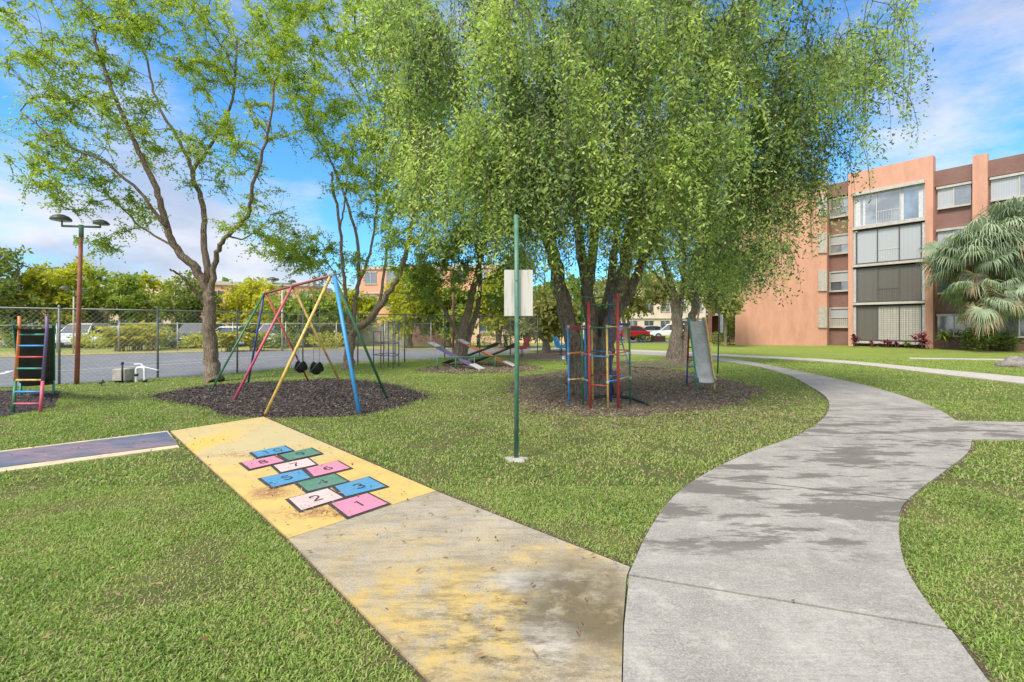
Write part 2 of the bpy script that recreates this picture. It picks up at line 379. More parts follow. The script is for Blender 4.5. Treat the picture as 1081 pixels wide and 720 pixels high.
# ground sheet (holes are not needed; everything else lies above it)
g = MB(); g.add([(-500,-40,0),(500,-40,0),(500,700,0),(-500,700,0)], [(0,1,2,3)])
tag(g.build('ground', lawn), kind='structure')
def structure(name, mb, mat): return tag(mb.build(name, mat), kind='structure')
TOP = .02
structure('footpath', MB().prism(PATH_FAR, -.05, TOP).prism(PATH_NEAR, -.05, TOP), conc)
structure('worn_path', MB().prism(WORN, -.05, TOP), worn)
structure('painted_path', MB().prism(YEL, -.05, TOP+.001), yel)
structure('strip_path', MB().prism(STRIP, -.05, TOP-.002), M('cream_slab', (.62,.50,.30), .8, (.42,.36,.26), 5))
structure('strip_paint', MB().sheet(GP([(-260,508.5),(176,456),(188,469.3),(-260,527)], .02), TOP+.003), stripm)
structure('lawn_path', MB().prism(PATH2, -.05, .03), conc2)
structure('building_walk', MB().prism(PATH3, -.05, .03), conc2)
structure('court', MB().sheet(COURT, .006), asphalt)
structure('court_verge', MB().sheet(GP([(-220,383.8),(0,377.8),(120,373.8),(240,371.3),(340,369.3),(450,368.8),(560,368.4),(560,366.2),(450,366),(340,366.4),(240,367.5),(0,371.5),(-220,376)]), .012),
          M('dry_verge', (.42,.34,.13), .95, (.22,.25,.06), 1.3, bmp=.8, bdist=.03))
structure('parking_road', MB().sheet([Vector((-60,27.5,0)),Vector((-8,38,0)),Vector((1,40,0)),Vector((14,37,0)),Vector((15,58,0)),Vector((-60,58,0))], .008), asph2)
# court lines
cl = MB()
for a, b_, w in (((0,395.5),(12,391.6),.08),((60,392),(250,380.5),.05),((120,384),(330,374.8),.05)):
    p, q = G(*a), G(*b_); t = (q-p).normalized(); nn = Vector((-t.y, t.x, 0))*w
    cl.sheet([p-nn, q-nn, q+nn, p+nn], .011)
structure('court_lines', cl, white_paint)
# beds
for nm, poly, mt in (('swing_bed', BED_SWING, bark_bed), ('slide_bed', BED_LEFT, bark_bed), ('tree_bed', BED_TREE, brown_bed), ('seesaw_bed', BED_SEE, brown_bed), ('far_bed', BED_FAR, brown_bed), ('slab_bed', BED_SLAB, brown_bed)):
    structure(nm, MB().sheet(poly, .008), mt)
# soil margin that shows between slab edges and grass
def margin(line, w, z=.004):
    mb = MB(); n = len(line)
    for i in range(n-1):
        a, b_ = line[i], line[i+1]; t = (b_-a).normalized(); nn = Vector((-t.y, t.x, 0))*w
        mb.add([(a-nn).to_tuple()[:2]+(z,), (b_-nn).to_tuple()[:2]+(z,), (b_+nn).to_tuple()[:2]+(z,), (a+nn).to_tuple()[:2]+(z,)], [(0,1,2,3)])
        z += 1e-5
    return mb
mg = MB()
for k_, ln in enumerate((pl[:60], [Vector(v) for v in pr1]+[], [G(1000,662),G(1042,717),G(1095,780)], [G(180,455),G(305,568),G(499,760)], [G(278,440),G(460,518),G(663,597)], [G(-260,533),G(189,472)])):
    m_ = margin(ln, .035+.004*(k_%3), .003+.0007*k_); mg.add(m_.v, m_.f)
structure('soil_margin', mg, soil)

jn = MB()
for k_, (a, b_) in enumerate((((742,503),(962,528)),((866,444.5),(1018,472)),((872,424),(990,432)),((838,397.5),(905,404)))):
    p, q = G(*a, TOP), G(*b_, TOP); t = (q-p).normalized(); nn = Vector((-t.y, t.x, 0))*.006
    pts = [p.lerp(q, i/14)+nn*random.uniform(-.5,.5) for i in range(15)]
    for i in range(14): jn.sheet([pts[i]-nn, pts[i+1]-nn, pts[i+1]+nn, pts[i]+nn], TOP+.003)
structure('path_joints', jn, M('joint_dirt', (.11,.10,.08), .95, (.2,.18,.15), 12))
# ------------------------------------------------------------------ hopscotch
def S1(x, y): return (240+x/6.005, 460+y/6.005)
def gpt(name, c):
    m, n, l, b = newmat(name); nt = m.node_tree
    base = mixc(nt, c, tuple(x*.75+.05 for x in c), noise_fac(nt, 5, 6, .7, .4, .6, coord='Geo'))
    base = mixc(nt, base, (.36,.32,.25), mulf(nt, noise_fac(nt, 16, 8, .85, .56, .64, coord='Geo'), .6))
    base = mixc(nt, base, (.16,.09,.06), mulf(nt, noise_fac(nt, 24, 6, .85, .62, .68, coord='Geo'), .7))
    l.new(base, b.inputs['Base Color']); b.inputs['Roughness'].default_value = .75
    bump(nt, b, noise_fac(nt, 120, 4, .7, .2, .8, coord='Geo'), .4, .003)
    return m
hop_cols = {'pink': gpt('pink_paint', (.62,.20,.31)), 'pale': gpt('pale_pink_paint', (.60,.44,.42)),
            'blue': gpt('blue_ground_paint', (.045,.24,.44)), 'green': gpt('green_ground_paint', (.06,.185,.125))}
black_ln = M('black_ground_paint', (.03,.028,.03), .7, (.06,.055,.05), 9)
cells = [(1,'pink',[(650,430),(890,362),(1025,430),(765,518)]),(2,'pale',[(380,400),(638,332),(742,393),(465,477)]),
         (3,'blue',[(672,322),(895,261),(1013,322),(748,390)]),(4,'green',[(436,300),(680,240),(770,292),(508,357)]),
         (5,'blue',[(205,271),(470,214),(535,268),(285,331)]),(6,'pink',[(492,210),(700,160),(785,207),(548,263)]),
         (7,'pale',[(285,190),(512,143),(568,185),(338,236)]),(8,'pink',[(82,172),(300,129),(368,164),(140,216)]),
         (9,'green',[(325,124),(530,78),(600,115),(388,161)]),(10,'blue',[(147,108),(360,65),(418,97),(190,141)])]
hp = empty('hopscotch', G(340,510,0)+Vector((0,0,TOP)), 'hopscotch grid of ten numbered blue, green and pink cells painted on the yellow slab', 'hopscotch')
ax = (G(180,455)-G(305,568)).normalized(); tx = Vector((ax.y, -ax.x, 0))
DIG = {'0': [[(.5,1),(.2,.85),(.1,.5),(.2,.12),(.5,0),(.8,.12),(.9,.5),(.8,.85),(.5,1)]], '1': [[(.3,.8),(.55,1),(.55,0)]],
       '2': [[(.12,.78),(.3,.97),(.6,1),(.85,.82),(.8,.55),(.45,.28),(.1,.02),(.92,.02)]], '3': [[(.12,.85),(.4,1),(.75,.93),(.85,.74),(.7,.57),(.4,.52),(.75,.46),(.9,.25),(.7,.05),(.35,0),(.08,.14)]],
       '4': [[(.68,0),(.68,1),(.08,.32),(.95,.32)]], '5': [[(.85,1),(.22,1),(.16,.56),(.5,.64),(.85,.5),(.88,.22),(.6,.02),(.3,0),(.1,.12)]],
       '6': [[(.75,.95),(.4,.85),(.15,.5),(.14,.2),(.4,0),(.75,.06),(.88,.28),(.7,.5),(.4,.52),(.16,.35)]], '7': [[(.1,1),(.92,1),(.6,.55),(.4,0)]],
       '8': [[(.5,.54),(.2,.68),(.22,.92),(.5,1),(.78,.92),(.8,.68),(.5,.54),(.15,.36),(.14,.1),(.5,0),(.86,.1),(.85,.36),(.5,.54)]],
       '9': [[(.86,.66),(.6,.46),(.25,.5),(.1,.74),(.3,.97),(.65,.98),(.86,.8),(.84,.4),(.6,0)]]}
def digits(num, c, z):
    mb = MB(); st = str(num); hh, ww, sp_ = .125, .095, .125; x0 = -(sp_*(len(st)-1)+ww)/2
    for k, ch in enumerate(st):
        for ln in DIG[ch]:
            pts = [c+tx*(x0+k*sp_+x*ww)+ax*((y-.5)*hh) for x, y in ln]; m = len(pts); L = []; Rr = []
            for i in range(m):
                t = pts[min(i+1, m-1)]-pts[max(i-1, 0)]; t.z = 0; t.normalize(); nn = Vector((-t.y, t.x, 0))*.0085
                L.append(pts[i]+nn); Rr.append(pts[i]-nn)
            for i in range(m-1): mb.sheet([L[i], L[i+1], Rr[i+1], Rr[i]], z+i*.00015)
    return mb
order = 0
for num, col, pts in cells:
    q = [G(*S1(*p), TOP+.008) for p in pts]; c = sum(q, Vector())/4
    zo = TOP+.005+.0006*order; order += 1
    q = [c+(p-c)*1.04 for p in q]; qo = [c+(p-c)*1.05 for p in q]; out = MB().sheet([Vector((p.x,p.y,0)) for p in qo], zo).build('cell', black_ln, hp); BASES[out.name] = Vector(hp.location)
    inn = [c+(p-c)-(((p-c).dot(tx)>0)*2-1)*tx*.016-(((p-c).dot(ax)>0)*2-1)*ax*.015 for p in q]
    sub(MB().sheet(inn, zo+.005), 'paint', hop_cols[col], out)
    sub(digits(num, c, zo+.0075), 'number', black_ln, out)

# ================================================================== GRASS
ALLPATH = [PATH_FAR, PATH_NEAR, WORN, YEL, STRIP]
def grass(seed, n, d0, d1, hgt, wid, name, shade=0.0, extra=()):
    r = RS(seed)
    d = np.sqrt(r.uniform(d0**2, d1**2, n*3) if False else r.uniform(0, 1, n*3)*(d1**2-d0**2)+d0**2)
    x = r.uniform(-1.22, 1.22, n*3)*d
    keep = np.ones(len(x), bool)
    for p in ALLPATH: keep &= ~inpoly(x, d, p)
    for p in (BED_SWING, BED_LEFT, COURT)+tuple(extra): keep &= ~inpoly(x, d, p)
    tb = inpoly(x, d, BED_TREE)
    keep &= ~(tb & (r.uniform(0, 1, len(x)) > .18+.6*(np.hypot((x-2.4)*.8,d-9.2) > 1.6)))
    near_e = np.minimum.reduce([edge_dist(x, d, p) for p in (YEL, WORN, PATH_NEAR)])
    keep &= ~((near_e < .03) & (r.uniform(0,1,len(x)) < .75))
    x = x[keep][:n]; d = d[keep][:n]; m = len(x)
    td = np.hypot(x-2.4, d-9.0)
    dens = np.array([mnoise.noise(Vector((a*1.7, b*1.7, 3))) for a, b in zip(x[:m], d[:m])])
    big = np.array([mnoise.noise(Vector((a*.45, b*.45, 9))) for a, b in zip(x[:m], d[:m])])
    k2 = r.uniform(0, 1, m) < np.clip(1.0+dens*1.9, .28, 1)
    x, d, dens, big, td = x[k2], d[k2], dens[k2], big[k2], td[k2]; m = len(x)
    az = r.uniform(0, 2*np.pi, m); lean = r.uniform(.15, 1.25, m)
    h = hgt*r.uniform(.45, 1.25, m)*(1+.35*dens); w = wid*r.uniform(.6, 1.3, m)
    dirv = np.stack([np.cos(az)*np.sin(lean), np.sin(az)*np.sin(lean), np.cos(lean)], 1)
    az2 = az+r.uniform(-.9, .9, m)+np.pi/2; side = np.stack([np.cos(az2), np.sin(az2), r.uniform(-.2,.2,m)], 1)
    b0 = np.stack([x, d, np.zeros(m)], 1)
    mid = b0+dirv*h[:,None]*.6; tip = mid+norm(dirv*np.array([1.5,1.5,.35]))*h[:,None]*.55
    tip[:,2] = np.maximum(tip[:,2], .006)
    q1 = np.stack([b0-side*w[:,None]*.4, b0+side*w[:,None]*.4, mid+side*w[:,None]*.5, mid-side*w[:,None]*.5], 1)
    q2 = np.stack([mid-side*w[:,None]*.5, mid+side*w[:,None]*.5, tip+side*w[:,None]*.08, tip-side*w[:,None]*.08], 1)
    lv = np.clip(.46+.21*r.randn(m)-.3*dens+.25*big+shade, 0, .8)
    dead = r.uniform(0,1,m) < np.clip(.15+.6*np.clip(-dens,0,1)+.62*np.exp(-(td/4.0)**2), 0, .7)
    lv[dead] = r.uniform(.82, 1, dead.sum())
    return np.concatenate([q1, q2]), np.concatenate([lv, lv])
gm = leafmat('grass_blade', [(.09,.15,.03),(.155,.25,.048),(.235,.355,.07),(.33,.45,.10),(.37,.41,.14),(.45,.38,.21)], .35, .5)
parts = [grass(1, 165000, 1.5, 4.2, .0245, .0056, 'a'), grass(2, 130000, 4.2, 9.0, .032, .0095, 'b'), grass(3, 75000, 9.0, 20, .036, .020, 'c', .05)]
Q = np.concatenate([p[0] for p in parts]); LV = np.concatenate([p[1] for p in parts])
tag(npmesh('grass', Q, gm, lv=LV), 'short green lawn grass with dry straw patches beside the paths', 'grass', kind='stuff')

# mulch chips, leaf litter
def flakes(poly_fn, n, size, seed, z=.012, zr=.02):
    r = RS(seed); x, y = poly_fn(r, n); m = len(x)
    u = norm(np.stack([r.randn(m), r.randn(m), r.randn(m)*.35], 1)); v = norm(np.cross(u, np.stack([r.randn(m)*.35, r.randn(m)*.35, np.ones(m)], 1)))
    s = size*r.uniform(.5, 1.5, m)[:,None]; c = np.stack([x, y, z+r.uniform(0, zr, m)], 1)
    q = np.stack([c-u*s, c+v*s*.32, c+u*s, c-v*s*.32], 1)
    q[:,:,2] = np.maximum(q[:,:,2], z*.9)
    return q, r.uniform(0, 1, m)
def within(poly, keepfn=None):
    xs = [p.x for p in poly]; ys = [p.y for p in poly]
    def fn(r, n):
        x = r.uniform(min(xs), max(xs), n*2); y = r.uniform(min(ys), max(ys), n*2); k = inpoly(x, y, poly)
        return x[k][:n], y[k][:n]
    return fn
chipm = leafmat('bark_chip', [(.022,.018,.017),(.05,.039,.035),(.09,.07,.06),(.18,.145,.125)], .0, .9)
chipb = leafmat('brown_chip', [(.07,.045,.032),(.15,.105,.075),(.25,.19,.14),(.36,.29,.22)], .0, .9)
def ring(poly, out_):
    def fn(r, n):
        i = r.randint(0, len(poly), n); x = np.array([poly[k].x for k in i])+r.randn(n)*out_; y = np.array([poly[k].y for k in i])+r.randn(n)*out_
        k = np.ones(n, bool)
        for p in ALLPATH: k &= ~inpoly(x, y, p)
        return x[k], y[k]
    return fn
a = flakes(within(BED_SWING), 15000, .03, 5); a2 = flakes(ring(BED_SWING, .11), 3800, .024, 55, .012, .025); a = (np.concatenate([a[0], a2[0]]), np.concatenate([a[1], a2[1]])); b_ = flakes(within(BED_LEFT), 4000, .026, 6)
tag(npmesh('bark_mulch', np.concatenate([a[0], b_[0]]), chipm, lv=np.concatenate([a[1], b_[1]])), 'black shredded bark mulch under the swings and the left slide', 'mulch', kind='stuff')
a = flakes(within(BED_TREE), 13000, .028, 7); b_ = flakes(within(BED_SEE), 3000, .04, 8)
def spill(r, n):
    an = r.uniform(0, 6.283, n); ra = np.abs(r.randn(n))*1.3+1.2
    x = 2.4+np.cos(an)*ra*1.25; y = 9.1+np.sin(an)*ra; k = np.ones(n, bool)
    for p in ALLPATH: k &= ~inpoly(x, y, p)
    return x[k], y[k]
c_ = flakes(spill, 7000, .024, 9, .03, .02)
tag(npmesh('brown_litter', np.concatenate([a[0], b_[0], c_[0]]), chipb, lv=np.concatenate([a[1], b_[1], c_[1]])), 'brown twigs and bark litter under the big weeping tree and seesaws', 'litter', kind='stuff')
def litter(r, n):
    xs = []; ys = []
    for (px, py, sx, sy, k) in ((285,522,9,3.5,60),(338,547,14,3.5,70),(250,484,18,3,60),(355,527,14,8,10),(300,500,70,25,26),(230,470,40,14,60),(560,600,90,50,14),(250,560,60,40,0)):
        for _ in range(k):
            p = G(px+r.randn()*sx, max(py+r.randn()*sy, 441)); xs.append(p.x); ys.append(p.y)
    x = np.array(xs); y = np.array(ys); k = inpoly(x, y, YEL) | inpoly(x, y, WORN)
    return x[k], y[k]
fl = flakes(litter, 0, .012, 10, TOP+.03, .01)
def lawn_litter(r, n):
    d = np.sqrt(r.uniform(0,1,n)*(81-4)+4); x = r.uniform(-1.15,1.15,n)*d; k = np.ones(n, bool)
    for p in [PATH_FAR, PATH_NEAR]: k &= ~inpoly(x, d, p)
    return x[k], d[k]
f2 = flakes(lawn_litter, 2600, .017, 12, .03, .02)
tag(npmesh('fallen_leaves', np.concatenate([fl[0], f2[0]]), leafmat('dry_leaf', [(.10,.045,.02),(.2,.10,.05),(.30,.17,.09),(.42,.28,.17)], .1, .7), lv=np.concatenate([fl[1], f2[1]])), 'small brown fallen leaves scattered over the lawn and yellow slab', 'leaves', kind='stuff')

# ================================================================== TREES
def sm_line(pts, n=6): return smooth_poly([P(*p) for p in pts], False, n)
def grow(limbs, blobs, seed, step=.3, rtwig=.006, jit=.08, flare_=True):
    r = RS(seed); pos = []; par = []; rad = []; chains = []
    for pts, r0, r1 in limbs:
        L = sm_line(pts); ch = []; k = len(L)
        for i, p in enumerate(L):
            t = i/(k-1); q = p+Vector(r.randn(3)*jit*.2*(0 if i == 0 else 1))
            pos.append(np.array(q)); par.append(len(pos)-2 if i else -1); rad.append(r0+(r1-r0)*t**.8); ch.append(len(pos)-1)
        chains.append((ch, True))
    nl = len(pos); A = []
    for (px, py, d, rx, ry, rd, n) in blobs:
        u = r.randn(n, 3); u = u/np.linalg.norm(u, axis=1, keepdims=True)*(r.uniform(.0, 1, (n,1))**.45)
        for a in u:
            dd = max(d+a[1]*rd, 2.5); A.append(np.array(P(px+a[0]*rx, py+a[2]*ry, d))+np.array([0, dd-d, 0]))
    A = np.array(A); PN = np.array(pos)
    dm = np.array([np.min(np.linalg.norm(PN-a, axis=1)) for a in A]); A = A[np.argsort(dm)]
    tips = []; cap = len(pos)+len(A)*30; arr = np.zeros((cap, 3)); arr[:nl] = PN; cnt = nl
    par = par+[0]*(cap-nl)
    for a in A:
        Q_ = arr[:cnt]; dv = a-Q_; dist = np.linalg.norm(dv, axis=1); cost = dist+np.maximum(0, Q_[:,2]-a[2])*.8
        i = int(np.argmin(cost)); n = min(25, max(2, int(dist[i]/step))); s = arr[i].copy()
        ctl = s+(a-s)*.5+np.array([0,0,.12*dist[i]])+r.randn(3)*.1*dist[i]; ch = [i]; last = i
        for j in range(1, n+1):
            t = j/n; p = (1-t)**2*s+2*t*(1-t)*ctl+t*t*a+(r.randn(3)*jit*.35 if j < n else 0)
            arr[cnt] = p; par[cnt] = last; last = cnt; ch.append(cnt); cnt += 1
        tips.append(last); chains.append((ch, False))
    count = np.zeros(cnt)
    for t in tips:
        k = t
        while k >= nl: count[k] += 1; k = par[k]
    R = np.maximum(rtwig*count**.5, .004)
    R[:nl] = rad
    mb = MB()
    for ch, limb in chains:
        pp = [arr[k] for k in ch]; rr = [R[k] for k in ch]
        if not limb: rr[0] = min(rr[1]*1.2, R[ch[0]])
        o_ = len(mb.v); mb.tube(pp, rr, 16 if limb else (6 if rr[1] > .02 else 4), cap=False)
        if limb:
            for q_ in range(o_, len(mb.v)):
                v_ = Vector(mb.v[q_]); k_ = (q_-o_)//16; ce = Vector(pp[k_]); ra = (v_-ce)
                sc_ = 1+.16*mnoise.noise(Vector((ra.normalized().x*2.2, ra.normalized().y*2.2, v_.z*.9+seed)))+.09*mnoise.noise(v_*9)
                if flare_ and k_ < 5 and rr[0] > .15: sc_ *= 1+.28*(1-k_/5)*(1+.6*math.sin(q_*1.9))
                mb.v[q_] = tuple(ce+ra*sc_)
    return arr[:cnt], tips, chains, R, mb, nl
def quads_leaf(pos, dirv, side, ln, w):
    ln = ln[:,None]; w = w[:,None]
    return np.stack([pos, pos+dirv*ln*.45+side*w*.5, pos+dirv*ln, pos+dirv*ln*.45-side*w*.5], 1)
def spray(P0, V, droop, per, ln, w, r, down=.2, lvb=None, along=.5, fill=None):
    """leaves along twigs that start at P0 and run V, sagging by droop"""
    m = len(P0); t = np.tile(np.linspace(.08, 1, per), m)+r.uniform(-.04, .04, m*per); idx = np.repeat(np.arange(m), per)
    pos = P0[idx]+V[idx]*t[:,None]; pos[:,2] -= droop[idx]*t**2
    pos += r.randn(len(pos), 3)*ln*.25
    dirv = norm(norm(V)[idx]*along+r.randn(len(pos), 3)*.75+np.array([0,0,-down]))
    side = norm(np.cross(dirv, r.randn(len(pos), 3)+np.array([0,0,.0])))
    q = quads_leaf(pos, dirv, side, ln*r.uniform(.6, 1.3, len(pos)), w*r.uniform(.7, 1.2, len(pos)))
    lv = (lvb[idx] if lvb is not None else .5)+.13*r.randn(len(pos))
    return q, np.clip(lv, 0, 1)
BARK = {}
def barkmat(name, a, b_, s=9):
    if name in BARK: return BARK[name]
    m, n, l, b = newmat(name); nt = m.node_tree
    f = noise_fac(nt, s, 6, .7, .4, .6, coord='Geo', scl=(2.8,2.8,.45))
    l.new(mixc(nt, mixc(nt, a, b_, f), tuple(x*.45 for x in a), mulf(nt, noise_fac(nt, 22, 5, .75, .48, .58, coord='Geo', scl=(2,2,.3)), .9)), b.inputs['Base Color'])
    b.inputs['Roughness'].default_value = .9; b.inputs['Specular IOR Level'].default_value = .2
    bump(nt, b, noise_fac(nt, 26, 5, .7, .3, .7, coord='Geo', scl=(2.4,2.4,.4)), 1.0, .04)
    BARK[name] = m; return m
grey_bark = barkmat('grey_bark', (.34,.25,.18), (.50,.40,.30)); dark_bark = barkmat('dark_bark', (.27,.215,.165), (.44,.37,.29))
def tree(name, base, limbs, blobs, seed, leafm, barkm, label, ntw=6, tw=(.25,.55), per=9, ln=.065, w=.03, droop=.15, up=.2, down=.2, hang=None, group=None, lvmid=.5, cat='tree', flare=True, step=.3, rt=.006, mid_leaves=True, jt=.05):
    r = RS(seed+100); t = empty(name, base, label, cat, group)
    arr, tips, chains, R, mb, nl = grow(limbs, blobs, seed, step, rt)
    tips = np.array(tips); T = arr[tips]
    qs = []; lvs = []
    org = T.copy()
    if mid_leaves:
        mids = np.array([k for ch, lim in chains if not lim for k in ch[len(ch)//2:-1] if R[k] < .02])
        if len(mids): org = np.concatenate([org, arr[mids[r.uniform(0,1,len(mids)) < .45]]])
    clus = lvmid+.16*r.randn(len(org))
    zmid = org[:,2].mean()
    if hang is None:
        O = np.repeat(org, ntw, 0); V = norm(r.randn(len(O), 3)*np.array([1,1,.7])+np.array([0,0,up]))*r.uniform(tw[0], tw[1], len(O))[:,None]
        q, lv = spray(O, V, np.full(len(O), droop), per, ln, w, r, down, np.repeat(clus, ntw))
        qs.append(q); lvs.append(lv)
        sel = r.uniform(0,1,len(O)) < .5
        for o_, v_ in zip(O[sel][:2200], V[sel][:2200]):
            mb.tube([o_, o_+v_*.5-np.array([0,0,droop*.2]), o_+v_*.9-np.array([0,0,droop*.8])], [.007,.005,.003], 3, cap=False)
    else:
        k, L0, L1, outw = hang
        O = np.repeat(org, k, 0); n = len(O); az = r.uniform(0, 6.283, n); L = r.uniform(L0, L1, n); ow = outw*r.uniform(.3, 1.2, n)
        O = O+r.randn(n, 3)*.12
        out = np.stack([np.cos(az), np.sin(az), np.zeros(n)], 1)*ow[:,None]
        npr = int(per*(L0+L1)/2); tt = np.tile(np.linspace(.03, 1, npr), n)+r.uniform(-.02, .02, n*npr); idx = np.repeat(np.arange(n), npr)
        tt = np.clip(tt+.035*np.sin(tt*22+O[idx][:,0]*9), 0, 1)
        wid_ = (.35+.9*np.abs(np.sin(tt*9+O[idx][:,1]*7)))
        zlim = O[:,2]-L; L = np.where(zlim < 1.9, np.maximum(O[:,2]-1.9-r.uniform(0,.5,n), .2), L)
        K_ = np.maximum(L[idx]/.17, 2); kk = np.round(tt*K_); tq = kk/K_; tt = np.clip(np.where(r.uniform(0,1,len(tt)) < .8, tq+r.randn(len(tt))*.035/L[idx], tt), 0, 1)
        tuft = np.sin(idx*12.9898+kk*78.233)*43758.5453; tuft = tuft-np.floor(tuft)
        wid_ = .4+1.3*tuft
        c = O[idx]+out[idx]*(1-(1-tt)**2)[:,None]; c[:,2] -= L[idx]*tt**1.4; c += r.randn(len(c), 3)*jt*wid_[:,None]
        la = r.uniform(0, 6.283, len(c)); dirv = norm(np.stack([np.cos(la), np.sin(la), -r.uniform(.2, 1.3, len(c))], 1))
        side = norm(np.cross(dirv, norm(r.randn(len(c), 3)+np.array([0,0,.8]))))
        q = quads_leaf(c, dirv, side, ln*r.uniform(.5,1.6,len(c)), w*r.uniform(.7,1.25,len(c)))
        strand = np.repeat(clus, k)+.2*r.randn(n)+np.array([.6*mnoise.noise(Vector(o)*.9) for o in O])
        thin = r.uniform(0,1,len(c)) < .1+1.15*tuft; lv_ = np.clip(strand[idx]+.1*r.randn(len(c))+.35*(tuft-.5), 0, 1)
        qs.append(q[thin]); lvs.append(lv_[thin])
        sel = np.where(r.uniform(0,1,n) < .6)[0][:3200]
        for i in sel:
            pts = [O[i]+out[i]*(1-(1-u)**2)-np.array([0,0,L[i]*u**1.4]) for u in (0,.25,.5,.75,.97)]
            mb.tube(pts, [.0075,.006,.005,.004,.002], 3, cap=False)
    mb.build('trunk', barkm, t)
    cr = npmesh('crown', np.concatenate(qs), leafm, t, np.concatenate(lvs))
    return t
L_big = leafmat('weeping_leaf', [(.07,.11,.05),(.16,.23,.10),(.27,.38,.15),(.40,.51,.17),(.56,.65,.20)], .5)
L_spr = leafmat('spring_leaf', [(.08,.13,.028),(.165,.25,.042),(.265,.375,.055),(.39,.49,.065),(.52,.58,.09)], .52)
L_mid = leafmat('mid_leaf', [(.08,.12,.03),(.16,.23,.045),(.27,.35,.06),(.42,.47,.08)], .45)
L_sunlit = leafmat('sunlit_yellow_leaf', [(.20,.22,.025),(.38,.40,.035),(.56,.53,.04),(.68,.60,.06)], .5)  # sun on the far trees put into the leaf colour as extra yellow
L_dk = leafmat('dark_leaf', [(.06,.09,.025),(.12,.17,.04),(.20,.26,.055),(.34,.36,.07)], .42)
L_olive = leafmat('olive_leaf', [(.12,.13,.05),(.23,.24,.075),(.34,.34,.11),(.46,.43,.16)], .48)

# great weeping tree
D = 9.9
tree('weeping_tree', G(624,416), [
    ([(618,419,D),(612,385,D),(603,350,D),(590,300,D-.2),(582,262,D-.4),(570,215,D-.7),(556,140,D-1.1),(530,50,D-1.6)], .27, .045),
    ([(626,419,D),(627,385,D),(626,345,D),(619,300,D),(610,240,D),(606,170,D+.2),(598,70,D+.5)], .24, .04),
    ([(634,419,D),(637,385,D-.1),(645,340,D-.2),(657,295,D-.3),(664,255,D-.5),(676,215,D-.8),(700,150,D-1.2),(730,60,D-1.5)], .23, .04),
    ([(630,380,D+.2),(637,330,D+.3),(646,285,D+.3),(650,240,D+.3),(654,180,D+.3),(662,90,D+.4)], .14, .03),
    ([(640,370,D+.1),(650,335,D+.2),(668,300,D+.3),(684,262,D+.2),(700,220,D),(745,150,D-.2),(810,70,D-.4)], .15, .03),
    ([(606,400,D+.1),(600,345,D+.2),(590,290,D+.5),(572,240,D+.8),(535,180,D+.9),(480,110,D+.6),(440,60,D)], .14, .03),
    ([(622,300,D),(630,230,D),(645,180,D-.5),(660,120,D-1.2),(668,40,D-2)], .12, .04),
    ([(600,400,D),(604,412,D-.1),(590,421,D-.4)], .12, .04), ([(645,395,D),(652,412,D-.2),(662,421,D-.4)], .12, .04)],
    [(640,-70,9.6,250,110,3.2,150),(500,50,8.6,115,90,1.8,85),(640,50,7.6,150,85,1.4,95),(760,50,8.6,110,90,2,95),
     (835,105,9,62,85,1.6,62),(905,50,9,42,45,1.2,26),(448,140,8.8,48,80,1.3,26),(560,150,8,70,55,1.1,52),(690,165,9.2,80,50,1.3,52),(790,180,9,55,55,1.3,40),
     (430,40,9,45,70,1.3,22),(850,150,9,26,32,.8,7),(600,130,6.9,90,60,.7,40),(720,120,6.9,70,60,.7,34),(500,150,7.2,60,60,.7,30),(640,205,8.4,45,22,.6,13),(575,215,8.2,30,20,.5,8),(700,215,8.2,35,18,.5,9),(555,225,8.6,34,22,.6,9),(620,190,8.2,40,18,.5,10),(775,265,9.2,35,20,.6,10)],
    31, L_big, dark_bark, 'huge weeping tree with many stems and hanging green strands behind the colourful climbing tower', hang=(4,.5,1.75,.45), per=64, ln=.070, w=.032, lvmid=.56, rt=.0045)

# left spreading tree
D = 12.0
tree('spreading_tree', G(225,403), [
    ([(226,404,D),(224,385,D),(221,350,D),(222,322,D),(218,305,D),(206,283,D-.1),(186,262,D-.3),(173,230,D-.5),(165,200,D-.6),(142,150,D-.8),(118,95,D-1),(96,30,D-1.1)], 0.192, 0.028),
    ([(222,325,D),(219,290,D+.1),(215,250,D+.2),(214,215,D+.3),(204,182,D+.4),(222,155,D+.5),(245,105,D+.6),(250,40,D+.6)], 0.102, 0.025),
    ([(222,318,D),(226,280,D-.1),(234,255,D-.3),(258,232,D-.5),(268,195,D-.7),(283,140,D-.9),(292,80,D-1)], 0.082, 0.021),
    ([(219,325,D),(207,308,D-.2),(192,292,D-.5),(180,285,D-.7)], 0.054, 0.021),
    ([(175,238,D-.5),(152,208,D-.8),(112,172,D-1.2),(62,150,D-1.5),(22,118,D-1.6)], 0.048, 0.014),
    ([(204,182,D+.4),(190,150,D+.6),(165,105,D+.9),(152,55,D+1),(125,-10,D+1)], 0.054, 0.017),
    ([(188,262,D-.3),(150,240,D-.1),(112,205,D+.2),(70,190,D+.4)], 0.034, 0.010),
    ([(240,250,D-.3),(262,250,D),(290,225,D+.3)], 0.027, 0.010)],
    [(60,60,11,60,60,1.5,52),(150,30,11.5,90,50,2,85),(240,50,12,60,60,1.6,48),(45,150,10.8,45,45,1.2,30),(120,130,11.5,60,50,1.8,36),(215,150,12,60,60,1.5,38),
     (275,170,11.8,35,70,1.2,24),(120,220,12,55,28,1.2,18),(280,235,12,40,35,1,16),(100,-50,11.5,120,60,2,50),(150,-40,12,150,50,2,40),(125,262,12.2,60,12,.8,7),(80,190,11.4,50,30,1,18)],
    41, L_spr, grey_bark, 'large open tree with grey forked trunk and yellow-green leaves left of the swing set', ntw=7, tw=(.15,.55), per=17, ln=.064, w=.035, lvmid=.70, rt=.0036, droop=.1)

